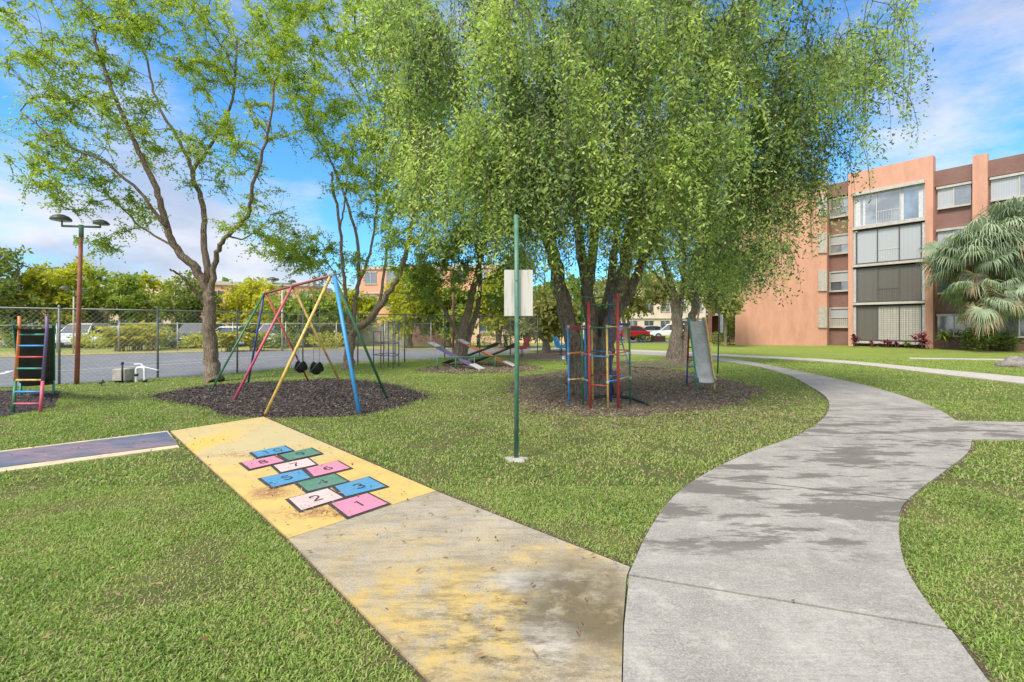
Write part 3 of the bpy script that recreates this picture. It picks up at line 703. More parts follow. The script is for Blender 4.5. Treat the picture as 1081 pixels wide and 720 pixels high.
D = 15.4
tree('vase_tree', G(368,390), [
    ([(367,391,D),(369,370,D),(374,350,D),(390,338,D-.1),(410,310,D-.3),(425,280,D-.4),(438,220,D-.6),(448,140,D-.8),(455,60,D-1)], 0.176, 0.035),
    ([(372,355,D),(374,325,D),(379,290,D+.1),(374,240,D+.2),(352,175,D+.3),(318,120,D+.3),(280,65,D+.2)], 0.088, 0.021),
    ([(372,350,D),(366,320,D-.2),(362,280,D-.3),(358,235,D-.4),(352,200,D-.4),(350,182,D-.4)], 0.068, 0.035),
    ([(378,300,D+.1),(392,260,D+.3),(398,200,D+.5),(392,120,D+.6),(375,40,D+.6)], 0.054, 0.021),
    ([(384,342,D),(402,312,D+.3),(408,260,D+.6),(420,190,D+.8),(425,90,D+1)], 0.068, 0.021),
    ([(359,240,D-.4),(364,215,D-.4),(366,185,D-.4)], 0.034, 0.021), ([(360,300,D-.3),(345,278,D-.3),(320,266,D-.3)], 0.024, 0.010)],
    [(330,60,15,60,70,2,75),(420,60,14.5,60,80,2,130),(290,30,15,50,50,1.8,40),(400,170,15,55,70,1.6,100),(345,130,15,40,40,1.3,22),(315,260,15,45,28,1.2,34),(350,280,15.5,40,20,1,14),
     (430,240,14.5,35,60,1.2,40),(445,150,14.5,45,90,1.5,95),(370,-30,15,110,60,2,90)],
    51, L_spr, grey_bark, 'tall vase shaped tree with dead upright stubs behind the right end of the swing set', ntw=7, tw=(.2,.65), per=19, ln=.080, w=.043, lvmid=.66, rt=.0042)

D = 19.6
tree('forked_tree', G(485,379.7), [
    ([(485,380,D),(487,360,D),(490,345,D),(496,320,D),(503,292,D-.2),(512,250,D-.4),(520,200,D-.6)], .30, .06),
    ([(484,352,D),(475,338,D),(465,322,D),(456,308,D-.1),(446,280,D-.1)], .11, .04),
    ([(488,372,D+.1),(498,345,D+.2),(505,318,D+.3),(507,290,D+.4),(500,230,D+.5)], .17, .05)],
    [(470,270,19,45,40,1.8,65),(520,250,19,45,45,1.8,60),(490,210,19,60,40,2,60),(545,290,19,28,28,1.2,24),(450,305,19,22,22,1,18),(530,320,19.6,20,12,1,10)],
    61, L_mid, grey_bark, 'smaller forked tree beside the court fence just behind the seesaws', ntw=7, tw=(.3,.7), per=12, ln=.125, w=.065, lvmid=.55, rt=.006)

D = 18.3
tree('dark_forked_tree', G(716,382.3), [
    ([(713,383,D),(713,365,D),(715,345,D),(713,325,D),(708,300,D-.1),(700,275,D-.2),(688,240,D-.4)], .33, .06),
    ([(720,383,D),(722,360,D+.1),(729,340,D+.2),(735,320,D+.2),(732,300,D+.2),(736,270,D),(750,230,D-.3)], .24, .06),
    ([(716,345,D),(719,315,D),(722,285,D),(722,240,D),(720,200,D)], .13, .05),
    ([(712,320,D),(700,300,D+.2),(688,286,D+.3),(672,270,D+.3)], .07, .03)],
    [(700,220,17.8,50,45,2,60),(755,220,17.5,50,50,2,80),(735,160,18,80,40,2.2,70),(800,240,16.5,32,45,1.2,34),(680,255,18,30,25,1.2,24),(735,262,17.5,40,22,1.2,22),(770,275,17,40,25,1,22)],
    71, L_big, dark_bark, 'dark barked tree with twin stems right behind the metal slide', hang=(6,.4,1.3,.35), per=22, ln=.12, w=.055, lvmid=.52, rt=.006)

# trees beyond the court
def far_tree(px, base_py, d, cx, cy, rx, ry, n, lm, label, seed, ln=.28, stems=2, cl=.5, tk=.2, low=False, grp='trees beyond the tennis court'):
    limbs = []
    r = RS(seed)
    for s_ in range(stems):
        dx = (s_-(stems-1)/2)*rx*.5
        limbs.append(([(px, base_py, d), (px+dx*.2, (base_py+cy+ry*.6)/2, d), (px+dx*.7, cy+ry*.3, d), (cx+dx, cy-ry*.3, d)], .22*tk/.2 if s_ == 0 else .14*tk/.2, .05*tk/.2))
    rm = rx*d/F
    n = int(n*.8); bl = [(cx, cy, d, rx, ry, rm*.8, n)]
    for k in range(5):
        a = r.uniform(0, 6.28); bl.append((cx+math.cos(a)*rx*.75, cy+math.sin(a)*ry*.7, d+r.uniform(-1,1), rx*.4, ry*.38, rm*.4, n//7))
    return tree('tree', G(px, base_py) if base_py > 350 else P(px, base_py, d), limbs, bl, seed, lm, grey_bark, label, ntw=5, tw=(.4,.9), per=9, ln=ln, w=ln*.6, droop=.2, lvmid=cl, rt=.012, step=.6, group=grp)
def gd(d): return HZ+720/d
far_tree(14, gd(31), 31, 8, 305, 42, 42, 90, L_dk, 'round dense tree at the far left edge beyond the court', 201, cl=.75)
far_tree(60, gd(33), 33, 66, 312, 36, 40, 80, L_sunlit, 'sunlit yellow-green tree straight behind the tall floodlight pole', 202, cl=.45)
far_tree(108, gd(34), 34, 112, 318, 36, 38, 80, L_mid, 'green tree right of the floodlight pole beyond the court', 203, cl=.6)
far_tree(150, gd(36), 36, 155, 318, 28, 30, 60, L_sunlit, 'sunlit yellowish tree above the areca clump beyond the court', 204, cl=.4)
far_tree(190, gd(33), 33, 192, 322, 30, 32, 70, L_dk, 'dark green tree beyond the court just left of the spreading trunk', 205, cl=.7)
far_tree(262, gd(34), 34, 262, 322, 30, 34, 75, L_sunlit, 'sunlit bright yellow tree seen left of the swing set frame', 206, cl=.6)
far_tree(325, gd(31), 31, 325, 332, 34, 26, 80, L_mid, 'green tree seen through the middle of the swing set', 207, cl=.65)
far_tree(372, gd(33), 33, 368, 325, 26, 28, 60, L_sunlit, 'sunlit yellow-green tree behind the vase shaped tree trunk', 208, cl=.35)
far_tree(432, gd(30), 30, 436, 318, 34, 34, 90, L_sunlit, 'sunlit yellow tree over the grey board fence', 209, cl=.4)
far_tree(474, gd(30), 30, 470, 330, 26, 28, 60, L_mid, 'green tree hanging low behind the forked tree', 210, cl=.6)
far_tree(527, gd(29), 29, 522, 318, 28, 30, 70, L_sunlit, 'sunlit yellow-green tree just left of the green sign post beyond the court', 211, cl=.45)
far_tree(577, gd(25), 25, 578, 325, 26, 26, 80, L_olive, 'bushy olive tree between the sign and the weeping tree', 212, cl=.5)
far_tree(556, gd(30), 30, 553, 335, 18, 20, 40, L_olive, 'small olive tree beyond the blank sign', 213, cl=.6)
far_tree(661, gd(38), 38, 672, 306, 40, 24, 90, L_olive, 'olive tree overhanging the parked cars by the weeping trunk', 214, cl=.6, grp='trees by the parking lot')
far_tree(766, gd(31), 31, 762, 306, 20, 22, 60, L_olive, 'small olive tree in front of the dark building recess', 215, cl=.45, tk=.09, grp='trees by the parking lot')
far_tree(735, gd(47), 47, 735, 300, 30, 28, 60, L_mid, 'distant green tree beyond the parking lot', 216, cl=.5, ln=.3, grp='trees by the parking lot')
far_tree(610, gd(44), 44, 612, 312, 36, 28, 90, L_mid, 'distant tree behind the weeping tree stems', 217, cl=.4, ln=.3, grp='trees by the parking lot')

# ================================================================== shrubs, hedges, palms
def frond_palm(base, cpos, nf, size, seed, label, name='fan_palm', trunk_r=.16, lm=None, cat='palm', group=None, elev=(-.9,1.2), seg=34):
    t = empty(name, base, label, cat, group); r = RS(seed); mb = MB()
    b0 = Vector(base); c = Vector(cpos); k = 7
    mb.tube([b0.lerp(c, i/k)+Vector((.05*math.sin(i*1.3), .04*math.cos(i), 0)) for i in range(k+1)], [trunk_r*(1.25-.3*i/k)*(1+.08*(i%2)) for i in range(k+1)], 10)
    mb.build('trunk', M('palm_trunk', (.13,.10,.075), .95, (.22,.18,.14), 8, bmp=1, bscale=30, bdist=.03), t)
    qs = []; lvs = []; st = MB()
    for i in range(nf):
        az = r.uniform(0, 6.283); el = r.uniform(*elev); L = size*r.uniform(.55, .8)
        dv = np.array([math.cos(az)*math.cos(el), math.sin(az)*math.cos(el), math.sin(el)])
        p0 = np.array(c)+np.array([r.randn()*.12,r.randn()*.12,r.uniform(-.45,.35)]); hub = p0+dv*L+np.array([0,0,-.22*L])
        st.tube([p0, p0+dv*L*.55, hub], [.022,.016,.012], 4)
        tw_ = r.randn()*.55; side = norm(np.cross(dv, np.array([r.randn()*.3, r.randn()*.3, 1]))); side = norm(side+np.array([0,0,1])*math.sin(tw_)*.7); upv = np.cross(side, dv)
        fl_ = size*r.uniform(.5, .68); base_l = r.uniform(.2,.8)
        for j in range(seg):
            a_ = math.radians(-118+236*j/(seg-1)); d1 = dv*math.cos(a_)+side*math.sin(a_)+upv*.12*abs(math.sin(a_)); ll = fl_*(.78+.22*math.cos(a_))*r.uniform(.72,1.12)
            wv = np.cross(d1, upv); wv /= np.linalg.norm(wv)+1e-9; w_ = .021*size/1.4
            m1 = hub+d1*ll*.55; m2 = m1+norm(d1+np.array([0,0,-1.0-.4*r.uniform()]))*ll*.3; m3 = m2+norm(d1*.35+np.array([0,0,-1.6])+r.randn(3)*.2)*ll*.34
            qs += [[hub-wv*w_*.3, hub+wv*w_*.3, m1+wv*w_, m1-wv*w_], [m1-wv*w_, m1+wv*w_, m2+wv*w_*.6, m2-wv*w_*.6], [m2-wv*w_*.6, m2+wv*w_*.6, m3+wv*w_*.1, m3-wv*w_*.1]]
            dead = .97 if el < -.6 and r.uniform() < .5 else base_l*.75
            lvs += [dead+.05*r.randn()]*3
    st.build('stalks', M('palm_stalk', (.18,.22,.08), .7, (.26,.2,.1), 5), t)
    npmesh('crown', np.array(qs), lm, t, np.clip(lvs, 0, 1))
    return t
L_palm = leafmat('palm_leaf', [(.09,.13,.07),(.17,.23,.13),(.28,.35,.22),(.40,.46,.32),(.52,.47,.30),(.46,.31,.19)], .25)
frond_palm(G(1068,369), P(1030,268,26), 78, 2.1, 5, 'fan palm with the lower bushy grey-green head nearest the glazed bay', lm=L_palm, elev=(-1.0,1.1))
frond_palm(G(1072,369.5), P(1072,240,25.6), 74, 2.1, 6, 'fan palm with the taller grey-green head at the right edge', lm=L_palm, elev=(-1.0,1.2))
frond_palm(G(1040,369), P(1040,305,25), 40, 1.6, 7, 'low fan palm with drooping brown tipped fronds under the two taller heads', lm=L_palm, elev=(-1.1,.4))
L_areca = leafmat('areca_leaf', [(.16,.2,.02),(.32,.34,.03),(.52,.46,.04),(.62,.5,.06)], .35)
def areca(px, d, hgt, seed, label, n=26, lm=None, name='areca_palm', cat='palm', lw=.05, group='areca palms beyond the court'):
    base = G(px, gd(d)); t = empty(name, base, label, cat, group); r = RS(seed); st = MB(); qs = []; lvs = []
    for i in range(n):
        az = r.uniform(0, 6.283); ln_ = hgt*r.uniform(.6, 1.1); o = np.array(base)+np.array([r.randn()*.15, r.randn()*.15, 0]); out = np.array([math.cos(az), math.sin(az), 0])*hgt*r.uniform(.15,.55)
        pts = [o+out*u**1.6+np.array([0,0,ln_*(u-.38*u**3)]) for u in np.linspace(0,1,9)]
        st.tube(pts, [.025,.022,.02,.018,.015,.012,.01,.008,.005], 4)
        for j in range(3, 9):
            for s_ in (-1, 1):
                for k in range(2):
                    sd = np.cross(norm(pts[j]-pts[j-1]), [0,0,1])*s_; dr = norm(sd+norm(pts[j]-pts[j-1])*.5+np.array([0,0,-.4])+r.randn(3)*.15); p = pts[j]+(pts[j-1]-pts[j])*k*.5
                    L = hgt*.16*r.uniform(.7,1.2); wv = norm(np.cross(dr, r.randn(3)))*lw
                    qs.append([p, p+dr*L*.5+wv, p+dr*L, p+dr*L*.5-wv]); lvs.append(r.uniform(.1,.9))
    st.build('stems', M('areca_stem', (.3,.3,.08), .7, (.35,.25,.1), 5), t); npmesh('fronds', np.array(qs), lm or L_areca, t, lvs)
    return t
for i, (px, d, h_, lb) in enumerate([(128,26,2.2,'left'),(145,27,2.5,'middle'),(160,26.5,2.1,'right')]):
    areca(px, d, h_, 300+i, {'left':'yellow areca palm at the left of the clump behind the pipe box','middle':'tallest yellow areca palm in the middle of the clump','right':'yellow areca palm at the right of the clump'}[lb])
areca(242, 25.5, 1.7, 304, 'short yellow areca palm right of the spreading trunk'); areca(270, 26, 1.6, 305, 'short yellow areca palm behind the left swing legs')
def bush(px, d, w, h_, lm, seed, label, n=900, name='shrub', cat='shrub', ln=.09, group=None, box=False, dpt=None, z0=0):
    base = G(px, gd(d)); t = empty(name, base, label, cat, group); r = RS(seed); dpt = dpt or w
    if box:
        u = r.uniform(-1, 1, (n, 3)); ax_ = r.randint(0, 3, n); sg = np.sign(r.uniform(-1,1,n)); u[np.arange(n), ax_] = sg*r.uniform(.85,1.04,n)
    else:
        u = r.randn(n, 3); u = u/np.linalg.norm(u, axis=1, keepdims=True)*r.uniform(.45, 1.0, (n,1))
        u *= (1+.22*np.sin(u[:,[0]]*5+seed)*np.cos(u[:,[2]]*4))
    pos = np.array(base)+np.array([0,0,h_*.5+z0])+u*np.array([w/2, dpt/2, h_*.5])
    dirv = norm(u*.6+r.randn(n,3)*.8); side = norm(np.cross(dirv, r.randn(n,3)))
    q = quads_leaf(pos, dirv, side, ln*r.uniform(.6,1.3,n), ln*.6*r.uniform(.7,1.2,n))
    st = MB()
    for i in range(7):
        a_ = i*.9; b0 = Vector(base)+Vector((math.cos(a_)*w*.1, math.sin(a_)*dpt*.1, 0)); st.tube([b0, b0+Vector((math.cos(a_)*w*.25, math.sin(a_)*dpt*.25, h_*.7))], [.015,.006], 4)
    st.build('stems', dark_bark, t)
    if box:  # woody inner mass of a clipped hedge
        pass
    npmesh('foliage', q, lm, t, np.clip(.5+.2*r.randn(n), 0, 1)); return t
bush(681, 40.5, 1.25, .58, L_dk, 400, 'small clipped hedge block beside the brown planter', 1500, 'hedge', 'hedge', .09, box=True, dpt=.8)
bush(688, 62, 2.8, 1.0, L_mid, 401, 'clipped hedge behind the silver car', 2200, 'hedge', 'hedge', .14, box=True, dpt=1)
bush(519, 31, 1.9, .8, L_dk, 402, 'long low clipped hedge behind the forked tree', 1800, 'hedge', 'hedge', .1, box=True, dpt=.7)
bush(541, 31, .8, .8, L_dk, 403, 'short clipped hedge beside the sign post beyond the court', 1000, 'hedge', 'hedge', .1, box=True, dpt=.7)
L_red = leafmat('red_leaf', [(.07,.012,.02),(.16,.02,.04),(.28,.05,.07),(.35,.12,.10)], .25)
def cordy(px, d, h_, seed, label, lm=None, n=40):
    base = G(px, gd(d)); t = empty('leafy_plant', base, label, 'plant', 'plants along the foot of the building'); r = RS(seed); qs = []; lvs = []; st = MB()
    for s_ in range(4):
        o = np.array(base)+np.array([r.randn()*.15, r.randn()*.12, 0]); hh = h_*r.uniform(.45,.8); top = o+np.array([r.randn()*.08,0,hh]); st.tube([o, top], [.02,.014], 5)
        for i in range(n//2):
            az = r.uniform(0,6.283); e = r.uniform(-.1,1.2); dv = np.array([math.cos(az)*math.cos(e), math.sin(az)*math.cos(e), math.sin(e)]); L = h_*.5*r.uniform(.6,1.1); sd = norm(np.cross(dv,[0,0,1]))*.045
            p0 = top-np.array([0,0,r.uniform(0,hh*.4)]); m_ = p0+dv*L*.5; e_ = p0+dv*L-np.array([0,0,L*.35])
            qs += [[p0-sd*.4,p0+sd*.4,m_+sd,m_-sd],[m_-sd,m_+sd,e_+sd*.1,e_-sd*.1]]; v = r.uniform(0,1); lvs += [v,v]
    st.build('stems', dark_bark, t); npmesh('foliage', np.array(qs), lm or L_red, t, lvs); return t
for px, d, h_, lb, lm in [(902,30.6,1.0,'large dark red cordyline at the left foot of the glazed bay',None),(922,30.4,.5,'low red leafed plant under the lowest left window',None),(936,30.2,.6,'low red leafed plant under the middle of the glazed bay',None),(948,30,.5,'low red leafed plant at the right of the bay row',None),
        (958,29.4,.55,'small green plant between the red ones and the bay corner',L_mid),(972,28.6,1.4,'tall pinkish leafed plant at the right bay corner',L_red),(981,28.2,.8,'bright red plant close to the orange corner pier',None),(994,27.8,1.5,'tall green strappy plant right of the orange pier',L_mid)]:
    cordy(px, d, h_, int(px), lb, lm)
bush(1035, 26.8, 1.9, 1.5, L_mid, 404, 'rounded green bush with pale pink flowers under the fan palms', 900, ln=.16)
bush(1062, 26.2, 1.2, 1.1, L_dk, 406, 'dark green shrub at the foot of the palm trunk', 600, ln=.16)
bush(769, 34.6, 1.3, 2.6, L_dk, 405, 'dark tall shrub in the building recess left of the orange wall', 1300, ln=.15)
bush(756, 35.5, 1.2, .9, L_olive, 407, 'low olive shrub under the balcony beside the metal slide', 500, ln=.14)
for i, (px, d) in enumerate([(20,30),(100,29),(178,29),(212,29),(300,29),(345,29)]):
    bush(px, d, 2.4, 1.1, [L_mid, L_sunlit][i%2], 420+i, ['low green bush at the far left of the court edge','yellowish bush behind the floodlight pole','green bush beside the areca clump','yellowish bush left of the spreading trunk','green bush seen through the swing frame','yellowish bush left of the board fence'][i], 500, ln=.2, group='bushes beyond the court')
# rock
def rock():
    me = MB(); r = RS(3); vs = []; fs = []; nu, nv = 16, 9; b = G(1074,387)
    for j in range(nv+1):
        for i in range(nu):
            th = 2*math.pi*i/nu; ph = math.pi/2*j/nv; n_ = 1+.35*mnoise.noise(Vector((math.cos(th)*1.4, math.sin(th)*1.4, j*.35)))
            vs.append((b.x+.62*math.cos(th)*math.cos(ph)*n_, b.y+.4*math.sin(th)*math.cos(ph)*n_, .36*math.sin(ph)*n_-.02))
    for j in range(nv):
        for i in range(nu): fs.append((j*nu+i, j*nu+(i+1)%nu, (j+1)*nu+(i+1)%nu, (j+1)*nu+i))
    me.add(vs, fs, True)
    o = me.build('rock', M('rock_stone', (.3,.27,.24), .95, (.16,.14,.13), 3, bmp=1, bscale=14, bdist=.05), None, b); tag(o, 'low grey boulder on the lawn at the right edge', 'rock')
rock()

# ================================================================== RIGHT APARTMENT BUILDING
orange = M('orange_stucco', (.60,.315,.215), .9, (.49,.25,.165), 1.3, bmp=.25, bscale=70, bdist=.01, lo=.42, hi=.72, scl=(1.6,1.6,.45))
brown = M('brown_stucco', (.235,.13,.105), .9, (.195,.105,.085), 1.5, bmp=.25, bscale=70, bdist=.01)
cream = M('cream_trim', (.50,.465,.40), .6, (.40,.37,.31), 4); alu = M('aluminium', (.55,.54,.51), .45, (.42,.41,.39), 5, metal=.3)
dkframe = M('dark_window_frame', (.10,.095,.09), .5)
def glass_mat(name, tint=(.3,.34,.36), r=.06):
    m, n, l, b = newmat(name); nt = m.node_tree
    l.new(mixc(nt, tint, tuple(x*.5 for x in tint), noise_fac(nt, .8, 3, .6, .4, .6, coord='Geo')), b.inputs['Base Color'])
    b.inputs['Roughness'].default_value = r; b.inputs['Specular IOR Level'].default_value = 1.0; b.inputs['IOR'].default_value = 1.9
    return m
def curtain_mat(name, a, b2, scale=9):
    m, n, l, b = newmat(name); nt = m.node_tree
    g_ = nt.nodes.new('ShaderNodeNewGeometry'); w = nt.nodes.new('ShaderNodeTexWave'); w.inputs['Scale'].default_value = scale*.3; w.inputs['Distortion'].default_value = 1.5
    mp = nt.nodes.new('ShaderNodeMapping'); mp.inputs['Scale'].default_value = (3,3,.02); l.new(g_.outputs['Position'], mp.inputs[0]); l.new(mp.outputs[0], w.inputs[0])
    l.new(mixc(nt, a, b2, w.outputs['Fac']), b.inputs['Base Color']); b.inputs['Roughness'].default_value = .25; b.inputs['Specular IOR Level'].default_value = .8; return m
gl_dark = glass_mat('window_glass', (.10,.13,.15)); gl_mid = glass_mat('window_glass_grey', (.24,.27,.29)); gl_blue = glass_mat('window_glass_blue', (.16,.24,.33))
gl_pale = curtain_mat('pale_curtain_glass', (.44,.45,.45), (.33,.35,.37)); gl_cur = curtain_mat('dark_curtain_glass', (.17,.15,.12), (.07,.065,.06)); gl_blind = curtain_mat('blind_glass', (.45,.42,.36), (.25,.24,.21), 5)
O0 = Vector(((985-CX)/F*29, 29, 0)); U = Vector((.6,-.8,0)); NV = Vector((-.8,-.6,0))
def FR(s, o, z): return O0+U*s+NV*o+Vector((0,0,z))
def SS(px, o=0.0):
    a = (px-CX)/F; x0 = O0.x+NV.x*o; y0 = O0.y+NV.y*o
    return (a*y0-x0)/(U.x-a*U.y)
bl = empty('apartment_building', FR(-.5, 0, 0), 'four storey orange apartment block with a tall glazed bay behind the palms', 'building')
sA, sB, sC, sD = SS(873), SS(896), SS(901), SS(977)
A0, B0 = G(776,364.4), G(873,364.9)
# left wing with the blank orange wall
back = Vector((.8,.6,0))*11
lw = MB().prism([A0, B0, FR(sA,0,0)+Vector((.01,.01,0)), FR(sA,0,0)+back, A0+Vector((7,12,0))], -.1, 12.0)
w = lw.build('side_wall', orange, bl)
wb = MB().fbox(FR, sA+.02, SS(1500), -11, -.45, -.1, 11.1); wb.build('wall', brown, bl)
# piers, parapet
pm = MB(); pm.fbox(FR, sB, sC, -.6, .12, -.1, 12.3); pm.fbox(FR, sD, .02, -.6, .12, -.1, 12.3); pm.fbox(FR, sC, sD, -.6, .119, 10.85, 12.3)
pm.build('bay_frame', orange, bl)
MB().fbox(FR, sA+.01, sB, -.45, -.2, 10.95, 11.9).build('parapet', brown, bl)
MB().fbox(FR, sC, sD, .0, .28, 10.62, 10.84).build('awning_rail', cream, bl)
curt = M('curtain_cloth', (.62,.62,.6), .9, (.5,.5,.49), 9)
rows = [(8.42,10.6,0),(5.78,8.12,1),(3.1,5.46,2),(.42,2.8,3)]
wcols = [[gl_mid, gl_mid, gl_blue],[gl_pale, gl_pale, gl_pale],[gl_cur, gl_cur, gl_cur],[gl_cur, gl_blind, gl_blind]]
for z0, z1, k in rows:
    fr_ = MB()
    iw = 0 if k == 0 else (.35 if k == 1 else .42)
    a, b_ = sC+.02+iw*.4, sD-.02-(.0 if k == 0 else .15)
    for s in (a, a+(b_-a)/3, a+2*(b_-a)/3, b_-.06): fr_.fbox(FR, s, s+.06, -.1, .02, z0, z1)
    fr_.fbox(FR, a, b_, -.1, .024, z1-.05, z1); fr_.fbox(FR, a, b_, -.1, .024, z0, z0+.06)
    wn = fr_.build('window', dkframe if k else alu, bl)
    for j in range(3):
        s0 = a+(b_-a)*j/3+.05; s1 = a+(b_-a)*(j+1)/3
        sub(MB().fbox(FR, s0, s1, -.08, -.04, z0+.05, z1-.04), 'pane', wcols[k][j], wn)
    if k == 0:
        for u0, u1 in ((.06,.30),(.42,.52),(2.05,2.16),(2.75,2.93)):
            q0 = a+(b_-a)*u0/3; q1 = a+(b_-a)*u1/3; cm_ = MB()
            m_ = max(2, int((q1-q0)/.05))
            for i_ in range(m_): cm_.fbox(FR, q0+(q1-q0)*i_/m_, q0+(q1-q0)*(i_+.96)/m_, -.039, -.034+.006*(i_%2), z0+.07, z1-.07)
            cm_.build('curtain', curt, bl)
    MB().fbox(FR, sC, sD, -.25, .2, z0-.2, z0-.04).build('ledge', cream, bl)
    if k:
        MB().fbox(FR, sC+.0, a-.02, -.12, .05, z0, z1).build('shutter', alu, bl); MB().fbox(FR, b_+.02, sD, -.12, .05, z0, z1).build('shutter', alu, bl)
    if k in (0, 1, 2):   # balcony railing seen through the middle panes
        rb = MB()
        for q in range(9):
            s = a+(b_-a)/3+.12+q*(b_-a)/3/9; rb.fbox(FR, s, s+.02, -.035, -.02, z0+.08, z0+.85)
        rb.fbox(FR, a+(b_-a)/3+.07, a+2*(b_-a)/3, -.037, -.018, z0+.85, z0+.9); rb.build('railing', alu if k < 2 else dkframe, bl)
    else:
        rb = MB()
        for q in range(16):
            z = z0+.12+q*.145; rb.fbox(FR, a+(b_-a)/3+.07, b_-.08, -.035, -.02, z, z+.03)
        for q in range(14):
            s = a+(b_-a)/3+.1+q*(b_-a)*.66/14; rb.fbox(FR, s, s+.03, -.033, -.016, z0+.08, z1-.06)
        rb.build('security_grille', cream, bl)
# strip of small windows at the left
for i, (z0, z1) in enumerate([(9.5,10.75),(6.8,8.05),(4.05,5.35),(1.4,2.68)]):
    a, b_ = sA+.12, sB-.04; f_ = MB()
    f_.fbox(FR, a-.08, b_, -.44, -.3, z1, z1+.1).fbox(FR, a-.08, b_, -.44, -.26, z0-.12, z0).fbox(FR, a-.08, a, -.44, -.3, z0, z1).fbox(FR, a, b_, -.44, -.34, (z0+z1)/2-.03, (z0+z1)/2+.03)
    wn = f_.build('window', cream, bl); sub(MB().fbox(FR, a, b_, -.43, -.38, z0+.001, (z0+z1)/2-.03), 'pane', gl_mid if i < 2 else (gl_dark if i == 2 else gl_blind), wn); sub(MB().fbox(FR, a, b_, -.43, -.37, (z0+z1)/2+.03, z1-.001), 'pane', gl_pale if i else gl_mid, wn)
    sh = MB(); nrm = (B0-A0).normalized(); back_n = Vector((nrm.y, -nrm.x, 0))
    def FW(s, o, z): return B0+nrm*s+back_n*o+Vector((0,0,z))
    sh.fbox(FW, -.62, -.04, .02, .09, z0-.1, z1+.1)
    for q in range(5): sh.fbox(FW, -.6+q*.12, -.57+q*.12, .085, .12, z0-.1, z1+.1)
    sh.build('shutter', cream, bl)
# right part: parapet band, pier, windows behind the palms
MB().fbox(FR, .03, 40, -.45, -.3, 10.35, 11.35).build('parapet', brown, bl)
s1, s2 = SS(1027,-.2), SS(1043,-.2)
MB().fbox(FR, s1, s2, -.46, -.05, -.1, 11.75).build('pier', orange, bl)
MB().fbox(FR, 8.2, 8.9, -.46, -.05, -.1, 11.75).build('pier', orange, bl)
for z0 in (8.95, 6.25, 3.55, .85):
    z1 = z0+1.2
    for a, b_ in ((.15, s1-.1), (s2+.1, s2+2.4), (s2+2.5, 8.1), (9.0, 11.5), (11.6, 14)):
        f_ = MB().fbox(FR, a-.04, b_+.04, -.44, -.22, z1, z1+.14).fbox(FR, a, b_, -.44, -.25, z0-.1, z0).fbox(FR, (a+b_)/2-.03, (a+b_)/2+.03, -.44, -.3, z0, z1)
        wn = f_.build('window', cream, bl); sub(MB().fbox(FR, a, (a+b_)/2-.03, -.44, -.36, z0+.001, z1-.001), 'pane', gl_pale if z0 > 6 else gl_dark, wn); sub(MB().fbox(FR, (a+b_)/2+.03, b_, -.44, -.36, z0+.001, z1-.001), 'pane', gl_mid if z0 > 6 else gl_dark, wn)
# recessed wing left of the blank wall
rw = empty('stair_wing', G(755,361.5), 'dark recessed wing with balcony ledges left of the blank orange wall', 'building')
x0, x1, yy = (741-CX)/F*40, (782-CX)/F*40, 40
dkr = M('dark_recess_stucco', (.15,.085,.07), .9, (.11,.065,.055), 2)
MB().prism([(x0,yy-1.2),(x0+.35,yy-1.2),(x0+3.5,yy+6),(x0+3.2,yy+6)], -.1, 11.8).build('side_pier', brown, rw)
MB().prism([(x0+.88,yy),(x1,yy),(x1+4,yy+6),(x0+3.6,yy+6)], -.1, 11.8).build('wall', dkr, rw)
for z in (2.3, 5.0, 7.7, 10.4):
    MB().box(x0+.352, x1-.4, yy-1.1, yy-.01, z, z+.22).build('balcony_slab', cream, rw)
    MB().box(x0+.352, x1-.4, yy-1.1, yy-1.0, z+.22, z+1.15).build('balcony_wall', M('balcony_stucco', (.42,.2,.13), .9), rw)
MB().box(x0+.4, x0+1.3, yy-.05, yy-.004, .05, 2.1).build('door', M('dark_wood_door', (.16,.055,.03), .6), rw)
MB().box(x0+.4, x0+2.2, yy-1.6, yy-1.4, -.05, .45).build('planter_wall', brown, rw)

# ================================================================== buildings beyond the court
def far_block(name, label, p, q, hgt, depth, wallm, seed, storeys=3, bays=8, trim=cream, panes=gl_dark, parapet=True):
    e = empty(name, p, label, 'building'); u = (q-p).normalized(); nv = Vector((u.y, -u.x, 0)); L = (q-p).length
    def f(s, o, z): return p+u*s+nv*o+Vector((0,0,z))
    MB().fbox(f, 0, L, -depth, 0, -.1, hgt).build('wall', wallm, e)
    if parapet: MB().fbox(f, -.15, L+.15, -depth-.15, .15, hgt, hgt+.35).build('roof', trim, e)
    st = hgt/storeys; r = RS(seed)
    for k in range(storeys):
        for b in range(bays):
            s = L*(b+.5)/bays; ww = min(1.6, L/bays*.55)
            m_ = MB().fbox(f, s-ww/2-.06, s+ww/2+.06, .002, .07, k*st+.85, k*st+.95).fbox(f, s-ww/2-.06, s+ww/2+.06, .002, .07, k*st+2.1, k*st+2.2).fbox(f, s-.03, s+.03, .002, .06, k*st+.95, k*st+2.1)
            wn = m_.build('window', trim, e); sub(MB().fbox(f, s-ww/2, s+ww/2, .003, .03, k*st+.95, k*st+2.1), 'pane', panes if r.uniform() < .6 else gl_mid, wn)
        if k: MB().fbox(f, 0, L, .003, .16, k*st-.1, k*st+.02).build('string_course', trim, e)
    return e
orange2 = M('far_orange_stucco', (.72,.36,.22), .9, (.62,.3,.18), .8, bmp=0)
def XY(px, d): return Vector(((px-CX)*d/F, d, 0))
far_block('apartment_building', 'low orange building at the far left beyond the court', XY(-160,40), XY(48,42), 3.0, 8, orange2, 1, 1, 7)
far_block('apartment_building', 'orange block rising between the spreading trunk and the swing set', XY(201,44), XY(330,46), 5.4, 9, orange2, 2, 2, 7)
